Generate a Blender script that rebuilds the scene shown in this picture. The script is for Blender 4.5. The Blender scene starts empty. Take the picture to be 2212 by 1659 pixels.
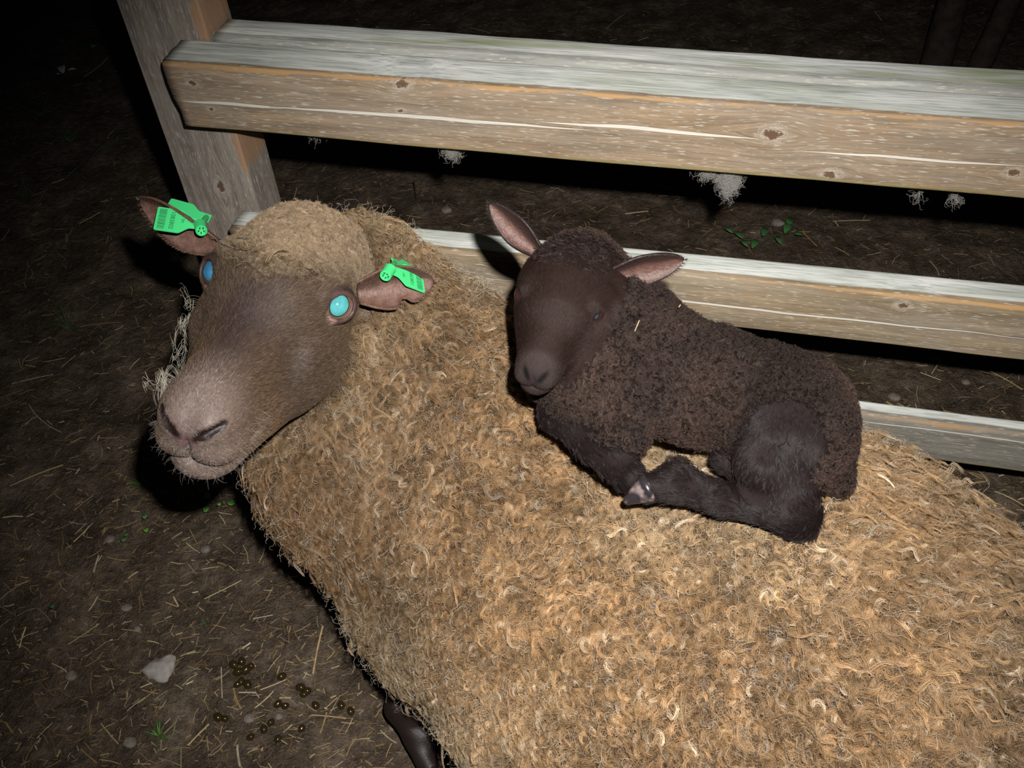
import bpy, math
import numpy as np
from mathutils import Matrix, Vector

# ------------------------------------------------------------------ camera, night sky, flash, exposure
W, HH, F = 2212.0, 1659.0, 2150.0
RC = np.array([[0.97086524, 0.1280878, -0.20251963],
               [0.23248584, -0.70827081, 0.66656042],
               [-0.05806049, -0.69422328, -0.71741411]])      # columns: image right, image down, viewing direction
CAM = np.array([0.0, 0.0, 1.25])
scene = bpy.context.scene
col = scene.collection
cam_data = bpy.data.cameras.new('camera')
cam_data.sensor_width = 36.0
cam_data.lens = 36.0 * F / W
cam_data.clip_start = 0.05
cam = bpy.data.objects.new('camera', cam_data)
col.objects.link(cam)
m = Matrix.Identity(4)
for i in range(3):
    m[i][0] = RC[i, 0]; m[i][1] = -RC[i, 1]; m[i][2] = -RC[i, 2]; m[i][3] = CAM[i]
cam.matrix_world = m
scene.camera = cam

world = bpy.data.worlds.new('night')
scene.world = world
world.use_nodes = True
world.node_tree.nodes['Background'].inputs[0].default_value = (0.012, 0.015, 0.02, 1)
world.node_tree.nodes['Background'].inputs[1].default_value = 0.25

fl = bpy.data.lights.new('flash', 'SPOT')
fl.energy = 106.0
fl.color = (1.0, 0.97, 0.93)
fl.spot_size = math.radians(80)
fl.spot_blend = 1.0
fl.shadow_soft_size = 0.010
flo = bpy.data.objects.new('camera_flash', fl)
col.objects.link(flo)
FLASH = CAM + RC @ np.array([0.045, -0.072, -0.01])
fm = m.copy()
AIM = CAM + RC @ np.array([0.11, 0.07, 1.1])
dvec = Vector(AIM - FLASH).normalized()
fm = dvec.to_track_quat('-Z', 'Y').to_matrix().to_4x4()
fm.translation = Vector(FLASH)
flo.matrix_world = fm

vs = scene.view_settings
vs.view_transform = 'Standard'
vs.look = 'None'
vs.exposure = 0.0
vs.gamma = 1.0
vs.use_curve_mapping = False
scene.cycles.max_bounces = 4
scene.cycles.diffuse_bounces = 2
scene.cycles.glossy_bounces = 2
scene.cycles.use_adaptive_sampling = True
scene.cycles.adaptive_threshold = 0.02
scene.render.hair_type = 'STRAND'

HAIR = 1.0          # fraction of hairs to build


# ------------------------------------------------------------------ small helpers
def at(px, py, **k):
    """the point of the place seen at a photo pixel, on the plane z=.. or y=.. (or at a distance d=..)"""
    d = RC @ np.array([(px - 1106.0) / F, (py - 829.5) / F, 1.0])
    if 'z' in k: t = (k['z'] - CAM[2]) / d[2]
    elif 'y' in k: t = k['y'] / d[1]
    else: t = k['d']
    return CAM + d * t


def nrm(v):
    v = np.asarray(v, float)
    return v / (np.linalg.norm(v, axis=-1, keepdims=True) + 1e-12)


def tag(o, label=None, cat=None, group=None, kind=None):
    if label: o['label'] = label
    if cat: o['category'] = cat
    if group: o['group'] = group
    if kind: o['kind'] = kind
    return o


WLOC = {}


def adopt(o, parent):
    if parent is not None:
        o.parent = parent
        o.matrix_parent_inverse = Matrix.Translation(-Vector(WLOC.get(parent.name, (0, 0, 0))))


def empty(name, loc=(0, 0, 0)):
    o = bpy.data.objects.new(name, None)
    WLOC[o.name] = tuple(loc)
    o.empty_display_size = 0.05
    o.location = loc
    col.objects.link(o)
    return o


def mesh_obj(name, verts, faces, mat=None, parent=None, smooth=True, mats=None, midx=None, colors=None):
    me = bpy.data.meshes.new(name)
    verts = np.asarray(verts, np.float32)
    if isinstance(faces, np.ndarray) and faces.ndim == 2:
        n, k = faces.shape
        me.vertices.add(len(verts)); me.vertices.foreach_set('co', verts.ravel())
        me.loops.add(n * k); me.loops.foreach_set('vertex_index', faces.astype(np.int32).ravel())
        me.polygons.add(n)
        me.polygons.foreach_set('loop_start', np.arange(0, n * k, k, dtype=np.int32))
        me.polygons.foreach_set('loop_total', np.full(n, k, np.int32))
        me.update(calc_edges=True)
    else:
        me.from_pydata([tuple(map(float, v)) for v in verts], [], [tuple(map(int, f)) for f in faces])
    me.validate()
    if smooth:
        me.polygons.foreach_set('use_smooth', np.ones(len(me.polygons), bool))
    for mm in (mats or ([mat] if mat else [])):
        me.materials.append(mm)
    if midx is not None:
        me.polygons.foreach_set('material_index', np.asarray(midx, np.int32))
    if colors is not None:
        a = me.attributes.new('tint', 'FLOAT_COLOR', 'POINT')
        c = np.ones((len(verts), 4), np.float32); c[:, :3] = colors
        a.data.foreach_set('color', c.ravel())
    me.update()
    o = bpy.data.objects.new(name, me)
    col.objects.link(o)
    adopt(o, parent)
    return o


# value noise in numpy --------------------------------------------------------
def _hash(i, j, k, seed):
    n = (i * 73856093) ^ (j * 19349663) ^ (k * 83492791) ^ (seed * 2654435761 & 0x7fffffff)
    n = (n ^ (n >> 13)) * 1274126177 & 0x7fffffff
    n = (n ^ (n >> 11)) * 668265263 & 0x7fffffff
    return ((n ^ (n >> 15)) & 0xffff) / 65535.0


def noise3(p, scale, seed=0):
    q = np.asarray(p, float) * scale + 1000.0
    i = np.floor(q).astype(np.int64)
    f = q - i
    f = f * f * (3 - 2 * f)
    r = 0
    for a in (0, 1):
        for b in (0, 1):
            for c in (0, 1):
                wt = (f[:, 0] if a else 1 - f[:, 0]) * (f[:, 1] if b else 1 - f[:, 1]) * (f[:, 2] if c else 1 - f[:, 2])
                r = r + wt * _hash(i[:, 0] + a, i[:, 1] + b, i[:, 2] + c, seed)
    return r * 2 - 1


def fbm(p, scale, octv=3, seed=0):
    r = 0; a = 1.0; t = 0
    for o in range(octv):
        r = r + a * noise3(p, scale * 2 ** o, seed + o * 17); t += a; a *= 0.5
    return r / t


# signed distance shapes ------------------------------------------------------
def sd_ell(p, c, r, M=None):
    q = p - np.asarray(c, float)
    if M is not None: q = q @ M            # columns of M = local axes
    r = np.asarray(r, float)
    k0 = np.sqrt(((q / r) ** 2).sum(1)) + 1e-9
    k1 = np.sqrt(((q / r ** 2) ** 2).sum(1)) + 1e-9
    return k0 * (k0 - 1) / k1


def sd_cone(p, a, b, ra, rb):
    a = np.asarray(a, float); b = np.asarray(b, float)
    ab = b - a
    t = np.clip(((p - a) @ ab) / (ab @ ab), 0, 1)
    d = np.linalg.norm(p - a - t[:, None] * ab, axis=1)
    return d - (ra + (rb - ra) * t)


def smin(a, b, k):
    h = np.clip(0.5 + 0.5 * (b - a) / k, 0, 1)
    return b * (1 - h) + a * h - k * h * (1 - h)


def smax(a, b, k):
    return -smin(-a, -b, k)


def axes(x, y=None):
    """orthonormal matrix with first column along x"""
    x = nrm(x)
    y = np.array([0, 0, 1.0]) if y is None else np.asarray(y, float)
    y = nrm(y - x * (x @ y)); z = np.cross(x, y)
    return np.stack([x, y, z], 1)


def surface(fn, xs, ys, zs, block=6):
    """surface nets of fn(points) < 0 on a rectilinear grid, evaluated only near the surface"""
    nx, ny, nz = len(xs), len(ys), len(zs)
    Fv = np.full((nx, ny, nz), 1.0, np.float32)
    bi = list(range(0, nx, block)); bj = list(range(0, ny, block)); bk = list(range(0, nz, block))
    cen = []; rad = []; idx = []
    for i in bi:
        i1 = min(i + block, nx - 1)
        for j in bj:
            j1 = min(j + block, ny - 1)
            for k in bk:
                k1 = min(k + block, nz - 1)
                cen.append(((xs[i] + xs[i1]) / 2, (ys[j] + ys[j1]) / 2, (zs[k] + zs[k1]) / 2))
                rad.append(math.sqrt((xs[i1] - xs[i]) ** 2 + (ys[j1] - ys[j]) ** 2 + (zs[k1] - zs[k]) ** 2) / 2)
                idx.append((i, j, k))
    cen = np.array(cen); rad = np.array(rad)
    fc = fn(cen)
    near = np.abs(fc) < rad * 2.0 + 0.012
    pend = []
    for q in range(len(idx)):
        i, j, k = idx[q]
        if near[q]: pend.append(idx[q])
        else: Fv[i:i + block, j:j + block, k:k + block] = fc[q]
    for c0 in range(0, len(pend), 1500):
        pts = []; sl = []
        for (i, j, k) in pend[c0:c0 + 1500]:
            X, Y, Z = np.meshgrid(xs[i:i + block], ys[j:j + block], zs[k:k + block], indexing='ij')
            pts.append(np.stack([X, Y, Z], -1).reshape(-1, 3)); sl.append((i, j, k, X.shape))
        v = fn(np.concatenate(pts)); o = 0
        for (i, j, k, sh) in sl:
            n = sh[0] * sh[1] * sh[2]
            Fv[i:i + sh[0], j:j + sh[1], k:k + sh[2]] = v[o:o + n].reshape(sh); o += n
    S = Fv < 0
    act = np.zeros((nx - 1, ny - 1, nz - 1), np.int8)
    for a in (0, 1):
        for b in (0, 1):
            for c in (0, 1):
                act += S[a:nx - 1 + a, b:ny - 1 + b, c:nz - 1 + c]
    ci, cj, ck = np.nonzero((act > 0) & (act < 8))
    n = len(ci)
    vid = np.full((nx - 1, ny - 1, nz - 1), -1, np.int32); vid[ci, cj, ck] = np.arange(n)
    acc = np.zeros((n, 3)); cnt = np.zeros(n)
    G = [np.asarray(xs), np.asarray(ys), np.asarray(zs)]
    for ax in range(3):
        o1, o2 = [(1, 2), (0, 2), (0, 1)][ax]
        for s1 in (0, 1):
            for s2 in (0, 1):
                d = [0, 0, 0]; d[o1] = s1; d[o2] = s2
                e = list(d); e[ax] = 1
                f0 = Fv[ci + d[0], cj + d[1], ck + d[2]]; f1 = Fv[ci + e[0], cj + e[1], ck + e[2]]
                mk = (f0 < 0) != (f1 < 0)
                t = np.where(mk, f0 / np.where(mk, f0 - f1, 1), 0)
                base = [ci, cj, ck]
                P = np.stack([G[a][base[a] + d[a]] for a in range(3)], 1).astype(float)
                P[:, ax] += t * (G[ax][base[ax] + 1] - G[ax][base[ax]])
                acc += np.where(mk[:, None], P, 0); cnt += mk
    V = acc / cnt[:, None]
    faces = []
    A = S[:-1, 1:-1, 1:-1] != S[1:, 1:-1, 1:-1]
    i, j, k = np.nonzero(A); j = j + 1; k = k + 1
    q = np.stack([vid[i, j - 1, k - 1], vid[i, j, k - 1], vid[i, j, k], vid[i, j - 1, k]], 1)
    flip = ~S[i, j, k]; q[flip] = q[flip][:, ::-1]; faces.append(q)
    A = S[1:-1, :-1, 1:-1] != S[1:-1, 1:, 1:-1]
    i, j, k = np.nonzero(A); i = i + 1; k = k + 1
    q = np.stack([vid[i - 1, j, k - 1], vid[i - 1, j, k], vid[i, j, k], vid[i, j, k - 1]], 1)
    flip = ~S[i, j, k]; q[flip] = q[flip][:, ::-1]; faces.append(q)
    A = S[1:-1, 1:-1, :-1] != S[1:-1, 1:-1, 1:]
    i, j, k = np.nonzero(A); i = i + 1; j = j + 1
    q = np.stack([vid[i - 1, j - 1, k], vid[i, j - 1, k], vid[i, j, k], vid[i - 1, j, k]], 1)
    flip = ~S[i, j, k]; q[flip] = q[flip][:, ::-1]; faces.append(q)
    Fq = np.concatenate(faces)
    Fq = Fq[(Fq >= 0).all(1)]
    return V, Fq


def grad(fn, p, e=0.0015):
    g = np.stack([fn(p + np.array(d) * e) - fn(p - np.array(d) * e) for d in ((1, 0, 0), (0, 1, 0), (0, 0, 1))], 1)
    return nrm(g)


def line(a, b, h):
    return np.linspace(a, b, max(2, int(round((b - a) / h)) + 1))


def graded(segs):
    """[(a,b,step),...] joined into one grid line"""
    out = []
    for a, b, h in segs:
        s = line(a, b, h)
        out.append(s if not out else s[1:])
    return np.concatenate(out)


def scatter(V, Fq, n, rng, dens=None):
    """random points on a quad mesh"""
    T = np.concatenate([Fq[:, [0, 1, 2]], Fq[:, [0, 2, 3]]])
    a, b, c = V[T[:, 0]], V[T[:, 1]], V[T[:, 2]]
    ar = np.linalg.norm(np.cross(b - a, c - a), axis=1)
    if dens is not None: ar = ar * dens((a + b + c) / 3)
    cs = np.cumsum(ar)
    t = np.searchsorted(cs, rng.random(n) * cs[-1]); t = np.clip(t, 0, len(T) - 1)
    r1 = np.sqrt(rng.random(n)); r2 = rng.random(n)
    return (1 - r1)[:, None] * a[t] + (r1 * (1 - r2))[:, None] * b[t] + (r1 * r2)[:, None] * c[t]


# ------------------------------------------------------------------ node helpers
class NT:
    def __init__(self, name):
        self.mat = bpy.data.materials.new(name); self.mat.use_nodes = True
        self.t = self.mat.node_tree; self.t.nodes.clear()
        self.out = self.n('ShaderNodeOutputMaterial')
        self.b = self.n('ShaderNodeBsdfPrincipled')
        self.l(self.b.outputs[0], self.out.inputs[0])

    def n(self, ty, **kw):
        nd = self.t.nodes.new(ty)
        for k, v in kw.items(): setattr(nd, k, v)
        return nd

    def l(self, a, b): self.t.links.new(a, b)

    def put(self, sock, v):
        if hasattr(v, 'is_linked') or hasattr(v, 'links'): self.l(v, sock)
        elif isinstance(v, (tuple, list)) and sock.type == 'RGBA': sock.default_value = tuple(v)[:3] + (1,)
        else: sock.default_value = v

    def m(self, op, a, b=None, c=None, clamp=False):
        nd = self.n('ShaderNodeMath', operation=op); nd.use_clamp = clamp
        for i, v in enumerate((a, b, c)):
            if v is not None: self.put(nd.inputs[i], v)
        return nd.outputs[0]

    def mix(self, f, a, b, mode='MIX'):
        nd = self.n('ShaderNodeMix', data_type='RGBA', blend_type=mode)
        self.put(nd.inputs[0], f); self.put(nd.inputs[6], a); self.put(nd.inputs[7], b)
        return nd.outputs[2]

    def ramp(self, f, stops, interp='LINEAR'):
        nd = self.n('ShaderNodeValToRGB'); cr = nd.color_ramp; cr.interpolation = interp
        while len(cr.elements) < len(stops): cr.elements.new(0.5)
        for e, (p, c) in zip(cr.elements, stops):
            e.position = p; e.color = (c if isinstance(c, tuple) else (c, c, c))[:3] + (1,)
        self.put(nd.inputs[0], f)
        return nd.outputs[0]

    def coords(self, kind='Object'):
        return self.n('ShaderNodeTexCoord').outputs[kind]

    def mapv(self, v, scale=(1, 1, 1), loc=(0, 0, 0), rot=(0, 0, 0)):
        nd = self.n('ShaderNodeMapping'); self.l(v, nd.inputs[0])
        nd.inputs['Scale'].default_value = scale; nd.inputs['Location'].default_value = loc; nd.inputs['Rotation'].default_value = rot
        return nd.outputs[0]

    def noise(self, v, scale, detail=3, rough=0.5, dist=0):
        nd = self.n('ShaderNodeTexNoise'); self.l(v, nd.inputs['Vector'])
        nd.inputs['Scale'].default_value = scale; nd.inputs['Detail'].default_value = detail
        nd.inputs['Roughness'].default_value = rough; nd.inputs['Distortion'].default_value = dist
        return nd.outputs[0]

    def sep(self, v):
        nd = self.n('ShaderNodeSeparateXYZ'); self.l(v, nd.inputs[0]); return nd.outputs

    def comb(self, x, y, z):
        nd = self.n('ShaderNodeCombineXYZ')
        for i, v in enumerate((x, y, z)): self.put(nd.inputs[i], v)
        return nd.outputs[0]

    def attr(self, name, out='Color'):
        nd = self.n('ShaderNodeAttribute'); nd.attribute_name = name; return nd.outputs[out]

    def bump(self, h, dist=0.002, strength=1.0):
        nd = self.n('ShaderNodeBump'); self.l(h, nd.inputs['Height'])
        nd.inputs['Distance'].default_value = dist; nd.inputs['Strength'].default_value = strength
        self.l(nd.outputs[0], self.b.inputs['Normal'])

    def set(self, **k):
        names = {'base': 'Base Color', 'rough': 'Roughness', 'spec': 'Specular IOR Level', 'metal': 'Metallic', 'coat': 'Coat Weight', 'coatr': 'Coat Roughness', 'sheen': 'Sheen Weight'}
        for a, v in k.items(): self.put(self.b.inputs[names[a]], v)
        return self.mat


def flat(name, c, rough=0.6, spec=0.4, coat=0.0):
    return NT(name).set(base=tuple(c), rough=rough, spec=spec, coat=coat)


# wood: grain along object X -------------------------------------------------
def wood(name, L, ztop, zbot, yfront, knots=(), cracks=(), top=True, orange=True, patches=(), seed=0.0, base=(0.30, 0.215, 0.135), green=0.3, vertical=False):
    """grey weathered softwood board; knots = [(x,z,size)], cracks = [(x0,x1,z,slope)] on the front face"""
    T = NT(name)
    v = T.coords('Object')
    X, Y, Z = T.sep(v)[0], T.sep(v)[1], T.sep(v)[2]
    if vertical: X, Z = Z, X
    kd = None; zz = Z; rings = None; near = None
    for (kx, kz, ks) in knots:
        dx = T.m('SUBTRACT', X, kx); dz = T.m('SUBTRACT', Z, kz)
        r = T.m('SQRT', T.m('ADD', T.m('MULTIPLY', T.m('MULTIPLY', dx, dx), 0.45), T.m('MULTIPLY', dz, dz)))
        fall = T.m('EXPONENT', T.m('MULTIPLY', T.m('POWER', T.m('DIVIDE', r, ks * 1.9), 2.0), -1.0))
        push = T.m('MULTIPLY', T.m('SIGN', dz), T.m('MULTIPLY', fall, -ks * 0.9))
        zz = T.m('ADD', zz, push)
        q = T.m('DIVIDE', r, ks)
        near = q if near is None else T.m('MINIMUM', near, q)
    gv = T.comb(T.m('ADD', X, seed), Y, zz)
    g1 = T.noise(T.mapv(gv, (5.0, 60, 90)), 1.0, 4, 0.6, 0.4)
    g2 = T.noise(T.mapv(gv, (24.0, 300, 420)), 1.0, 3, 0.6)
    g3 = T.noise(T.mapv(gv, (1.5, 14, 20)), 1.0, 3, 0.5, 0.8)
    fib = T.noise(T.mapv(gv, (65.0, 500, 620)), 1.0, 2, 0.5)
    blot = T.noise(T.mapv(v, (6, 20, 20)), 1.0, 3, 0.6)
    b = base
    c = T.ramp(g1, [(0.25, tuple(x * 0.55 for x in b)), (0.5, b), (0.75, tuple(x * 1.45 for x in b))])
    c = T.mix(T.ramp(g2, [(0.3, 0.55), (0.55, 0.0)]), c, tuple(x * 0.42 for x in b))
    c = T.mix(T.ramp(fib, [(0.60, 0.0), (0.67, 0.75)]), c, (0.62, 0.58, 0.50))
    c = T.mix(T.ramp(blot, [(0.35, 0.0), (0.75, 0.45)]), c, (0.34, 0.32, 0.28))
    if near is not None:
        nb = T.noise(T.mapv(v, (110, 110, 110)), 1.0, 4, 0.7)
        q = T.m('ADD', near, T.m('MULTIPLY', T.m('SUBTRACT', nb, 0.5), 1.5))
        c = T.mix(T.ramp(q, [(0.30, 0.85), (0.45, 0.0)]), c, (0.12, 0.06, 0.035))
        c = T.mix(T.ramp(q, [(0.40, 0.0), (0.50, 0.6), (0.62, 0.05), (0.74, 0.3), (0.95, 0.0)]), c, (0.60, 0.55, 0.48))
    for (x0, x1, cz, sl, wd) in cracks:
        wob = T.m('MULTIPLY', T.m('SUBTRACT', T.noise(T.mapv(v, (5, 1, 1)), 1.0, 2), 0.5), 0.012)
        lz = T.m('ADD', T.m('MULTIPLY', T.m('SUBTRACT', X, x0), sl), cz)
        d = T.m('ABSOLUTE', T.m('SUBTRACT', T.m('ADD', Z, wob), lz))
        mid = (x0 + x1) / 2; hl = (x1 - x0) / 2
        wdt = T.m('MULTIPLY', T.m('SUBTRACT', 1.0, T.m('POWER', T.m('DIVIDE', T.m('ABSOLUTE', T.m('SUBTRACT', X, mid)), hl), 2.0), clamp=True), wd)
        mk = T.m('GREATER_THAN', wdt, d)
        fr = T.m('LESS_THAN', Y, yfront + 0.003)
        c = T.mix(T.m('MULTIPLY', mk, fr), c, (0.72, 0.68, 0.60))
        dk = T.m('MULTIPLY', T.m('MULTIPLY', T.m('GREATER_THAN', T.m('ADD', wdt, 0.0007), d), T.m('SUBTRACT', 1.0, mk)), T.m('GREATER_THAN', wdt, 0.0003))
        c = T.mix(T.m('MULTIPLY', T.m('MULTIPLY', dk, fr), 0.5), c, tuple(x * 0.35 for x in b))
    for (px_, pz_, rx_, rz_) in patches:
        dx = T.m('DIVIDE', T.m('SUBTRACT', X, px_), rx_); dz = T.m('DIVIDE', T.m('SUBTRACT', Z, pz_), rz_)
        r = T.m('ADD', T.m('ADD', T.m('MULTIPLY', dx, dx), T.m('MULTIPLY', dz, dz)), T.m('MULTIPLY', T.m('SUBTRACT', T.noise(T.mapv(v, (60, 60, 60)), 1.0, 3), 0.5), 1.6))
        c = T.mix(T.ramp(r, [(0.55, 0.85), (0.95, 0.0)]), c, (0.40, 0.23, 0.13))
    hsum = T.m('ADD', T.m('MULTIPLY', g2, 0.6), T.m('MULTIPLY', g1, 0.8))
    if top:
        # weathered grey upper side of the board, the sun-bleached part of the timber
        yy = T.m('SUBTRACT', Y, yfront + 0.006)
        fac = T.ramp(T.m('ADD', T.m('MULTIPLY', yy, 120), T.m('MULTIPLY', T.m('SUBTRACT', T.noise(T.mapv(v, (9, 60, 60)), 1.0, 3), 0.5), 1.2)), [(0.3, 0.0), (0.6, 1.0)])
        tc = T.ramp(g1, [(0.25, (0.40, 0.43, 0.38)), (0.48, (0.70, 0.73, 0.68)), (0.68, (0.95, 0.95, 0.92))])
        tc = T.mix(T.ramp(g2, [(0.3, 0.5), (0.5, 0.0)]), tc, (0.22, 0.23, 0.20))
        tc = T.mix(T.m('MULTIPLY', T.ramp(T.noise(T.mapv(v, (5, 30, 1)), 1.0, 3), [(0.5, 0.0), (0.68, 1.0)]), green), tc, (0.33, 0.36, 0.16))
        c = T.mix(fac, c, tc)
    if orange:
        on = T.noise(T.mapv(v, (14, 90, 90)), 1.0, 3)
        oz = T.m('ADD', T.m('MULTIPLY', T.m('SUBTRACT', on, 0.5), 0.012), Z)
        om = T.m('MULTIPLY', T.m('GREATER_THAN', oz, ztop - 0.0045), T.m('LESS_THAN', Y, yfront + 0.0040))
        om = T.m('MULTIPLY', om, T.ramp(T.noise(T.mapv(v, (4, 40, 40)), 1.0, 2), [(0.35, 0.15), (0.6, 0.9)]))
        c = T.mix(om, c, (0.50, 0.285, 0.115))
        bm = T.m('LESS_THAN', T.m('ADD', Z, T.m('MULTIPLY', T.m('SUBTRACT', on, 0.5), 0.008)), zbot + 0.004)
        c = T.mix(T.m('MULTIPLY', bm, 0.6), c, (0.30, 0.24, 0.08))
    T.bump(hsum, 0.0016, 0.7)
    return T.set(base=c, rough=0.78, spec=0.3)


# ------------------------------------------------------------------ the ewe
EU = nrm([0.9751, 0.0617, -0.2131]); EV = nrm([0.0985, -0.9811, 0.1665]); ED = nrm(np.cross(EV, EU) * -1)
if ED[2] < 0: ED = -ED
_c, _s = math.cos(math.radians(3)), math.sin(math.radians(3))
EU, EV = EU * _c + EV * _s, EV * _c - EU * _s
EM = np.stack([EU, EV, ED], 1); ET = np.array([-0.426, 0.765, 0.648]); ES = 1.05


def e_loc(p): return ((p - ET) @ EM) / ES
def e_wor(q): return (np.asarray(q, float) * ES) @ EM.T + ET
def mir(q): q = q.copy(); q[:, 0] = np.abs(q[:, 0]); return q


EYE_C = np.array([0.0585, 0.1040, -0.0285]); EYE_R = 0.0145


def ewe_nostril(m_):
    n1 = sd_cone(m_, (0.0030, 0.294, -0.0625), (0.0135, 0.290, -0.0525), 0.0018, 0.0036)
    n2 = sd_cone(m_, (0.0135, 0.290, -0.0525), (0.0265, 0.276, -0.0450), 0.0036, 0.0018)
    return np.minimum(n1, n2)


def ewe_head(q):
    """local metres: u across, v poll to nose, w up out of the forehead"""
    m_ = mir(q)
    d = sd_ell(q, (0, 0.050, -0.045), (0.060, 0.070, 0.058))
    d = smin(d, sd_ell(q, (0, 0.105, -0.046), (0.057, 0.060, 0.052)), 0.03)
    d = smin(d, sd_cone(q, (0, 0.13, -0.048), (0, 0.240, -0.056), 0.0455, 0.030), 0.03)
    d = smin(d, sd_cone(m_, (0.028, 0.100, -0.094), (0.017, 0.222, -0.090), 0.042, 0.025), 0.025)
    d = smin(d, sd_ell(m_, (0.0335, 0.110, -0.092), (0.0255, 0.062, 0.046)), 0.02)          # cheek
    d = smin(d, sd_ell(q, (0.0, 0.252, -0.064), (0.032, 0.037, 0.031)), 0.02)               # muzzle
    d = smin(d, sd_ell(m_, (0.0165, 0.262, -0.078), (0.0195, 0.024, 0.017)), 0.012)         # upper lips
    d = smin(d, sd_ell(m_, (0.014, 0.263, -0.052), (0.015, 0.024, 0.014)), 0.014)         # nostril wings
    d = smin(d, sd_ell(q, (0, 0.246, -0.104), (0.0305, 0.036, 0.018)), 0.012)              # lower lip and chin
    d = smin(d, sd_ell(m_, (0.052, 0.092, -0.017), (0.014, 0.024, 0.009)), 0.016)         # brow
    d = smin(d, sd_ell(m_, (0.047, 0.136, -0.056), (0.012, 0.026, 0.012)), 0.02)          # below the eye
    d = smax(d, -sd_ell(m_, EYE_C + [0.006, 0.006, 0.004], (0.0175, 0.0185, 0.0155)), 0.005)
    lid = np.abs(sd_ell(m_, EYE_C, (0.0162, 0.0182, 0.0146))) - 0.0023
    lid = smax(lid, np.abs((m_ - EYE_C) @ nrm([0.66, 0.62, 0.36]) - 0.0058) - 0.0042, 0.003)
    d = smin(d, lid, 0.004)
    # nostrils: slanting comma slits
    d = smax(d, -ewe_nostril(m_), 0.003)
    # philtrum and mouth line
    u, v, w_ = q[:, 0], q[:, 1], q[:, 2]
    ph = np.sqrt((u / 1.0) ** 2) - 0.0011
    phm = (w_ < -0.057) & (w_ > -0.094) & (v > 0.258)
    d = np.where(phm, d + 0.0045 * np.exp(-(u / 0.0022) ** 2) * np.clip((-w_ - 0.057) / 0.008, 0, 1) * np.clip((w_ + 0.093) / 0.004, 0, 1), d)
    wm = -0.0925 + 0.011 * np.clip((0.285 - v) / 0.06, 0, 1.2) - 0.003 * (np.abs(u) < 0.004)
    mk = np.clip((v - 0.190) / 0.02, 0, 1)
    d = d + 0.0045 * np.exp(-((w_ - wm) / 0.0024) ** 2) * mk
    return d


def foreleg(p):
    """near foreleg folded out from under the brisket, black and muddy"""
    a = at(870, 1528, z=0.060); b = at(905, 1592, z=0.034); c = at(930, 1668, z=0.022)
    lg = sd_cone(p, at(1010, 1500, z=0.09), a, 0.036, 0.021)
    lg = smin(lg, sd_cone(p, a, b, 0.020, 0.019), 0.012)
    lg = smin(lg, sd_cone(p, b, c, 0.018, 0.014), 0.010)
    lg = smin(lg, sd_cone(p, b + [0.01, 0, 0.004], at(978, 1598, z=0.030), 0.015, 0.010), 0.008)
    return lg + 0.002 * noise3(p, 60, 12)


def ewe_fn(p):
    hq = e_loc(p)
    hd = np.full(len(p), 0.5)
    near = np.linalg.norm(hq - [0, 0.14, -0.05], axis=1) < 0.30
    if near.any(): hd[near] = ewe_head(hq[near]) * ES
    hd = np.where(near, hd, np.linalg.norm(hq - [0, 0.14, -0.05], axis=1) - 0.12)
    ax = axes([0.97, -0.17, -0.02])
    b = sd_ell(p, (0.080, 0.555, 0.235), (0.340, 0.268, 0.265), ax)
    b = smin(b, sd_ell(p, (-0.17, 0.660, 0.255), (0.21, 0.175, 0.215), ax), 0.08)
    b = smin(b, sd_ell(p, (-0.272, 0.628, 0.20), (0.127, 0.102, 0.14)), 0.08)
    b = smin(b, sd_ell(p, (-0.395, 0.645, 0.345), (0.092, 0.082, 0.105)), 0.06)
    b = smin(b, sd_cone(p, (-0.25, 0.70, 0.36), (-0.415, 0.775, 0.52), 0.150, 0.088), 0.07)
    b = smin(b, sd_cone(p, (-0.27, 0.66, 0.26), (-0.42, 0.66, 0.44), 0.12, 0.075), 0.06)
    b = smin(b, sd_ell(p, (0.32, 0.355, 0.20), (0.24, 0.235, 0.205), ax), 0.08)
    # rough ups and downs of the coat
    b = b - 0.010 * noise3(p, 11, 3) - 0.005 * noise3(p, 26, 5)
    d = smin(b, hd, 0.035)
    d = smin(d, foreleg(p), 0.008)
    return np.maximum(d, 0.002 - p[:, 2])


def face_mask(p):
    """1 on the bare short-haired face, 0 on wool"""
    q = e_loc(p)
    a = ewe_head(q) * ES
    u, v, w_ = q[:, 0], q[:, 1], q[:, 2]
    # wool cap reaches down the forehead to between the eyes
    cap = 0.132 - 0.9 * np.abs(u) ** 1.0 * 0.9
    lim = np.where(w_ > -0.030, cap, 0.060 + np.clip((-w_ - 0.03), 0, 0.1) * 0.55)
    edge = np.clip((v - lim + 0.006 * noise3(p, 120, 9)) / 0.030 + 0.5, 0, 1)
    return np.where(a < 0.010, edge, 0.0)


xs = graded([(-0.66, -0.56, 0.006), (-0.56, -0.28, 0.0023), (-0.28, 0.0, 0.006), (0.0, 0.86, 0.011)])
ys = graded([(0.10, 0.40, 0.010), (0.40, 0.72, 0.0023), (0.72, 0.96, 0.006)])
zs = graded([(-0.02, 0.50, 0.009), (0.50, 0.72, 0.0023), (0.72, 0.76, 0.006)])
EWV, EWF = surface(ewe_fn, xs, ys, zs)

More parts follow.
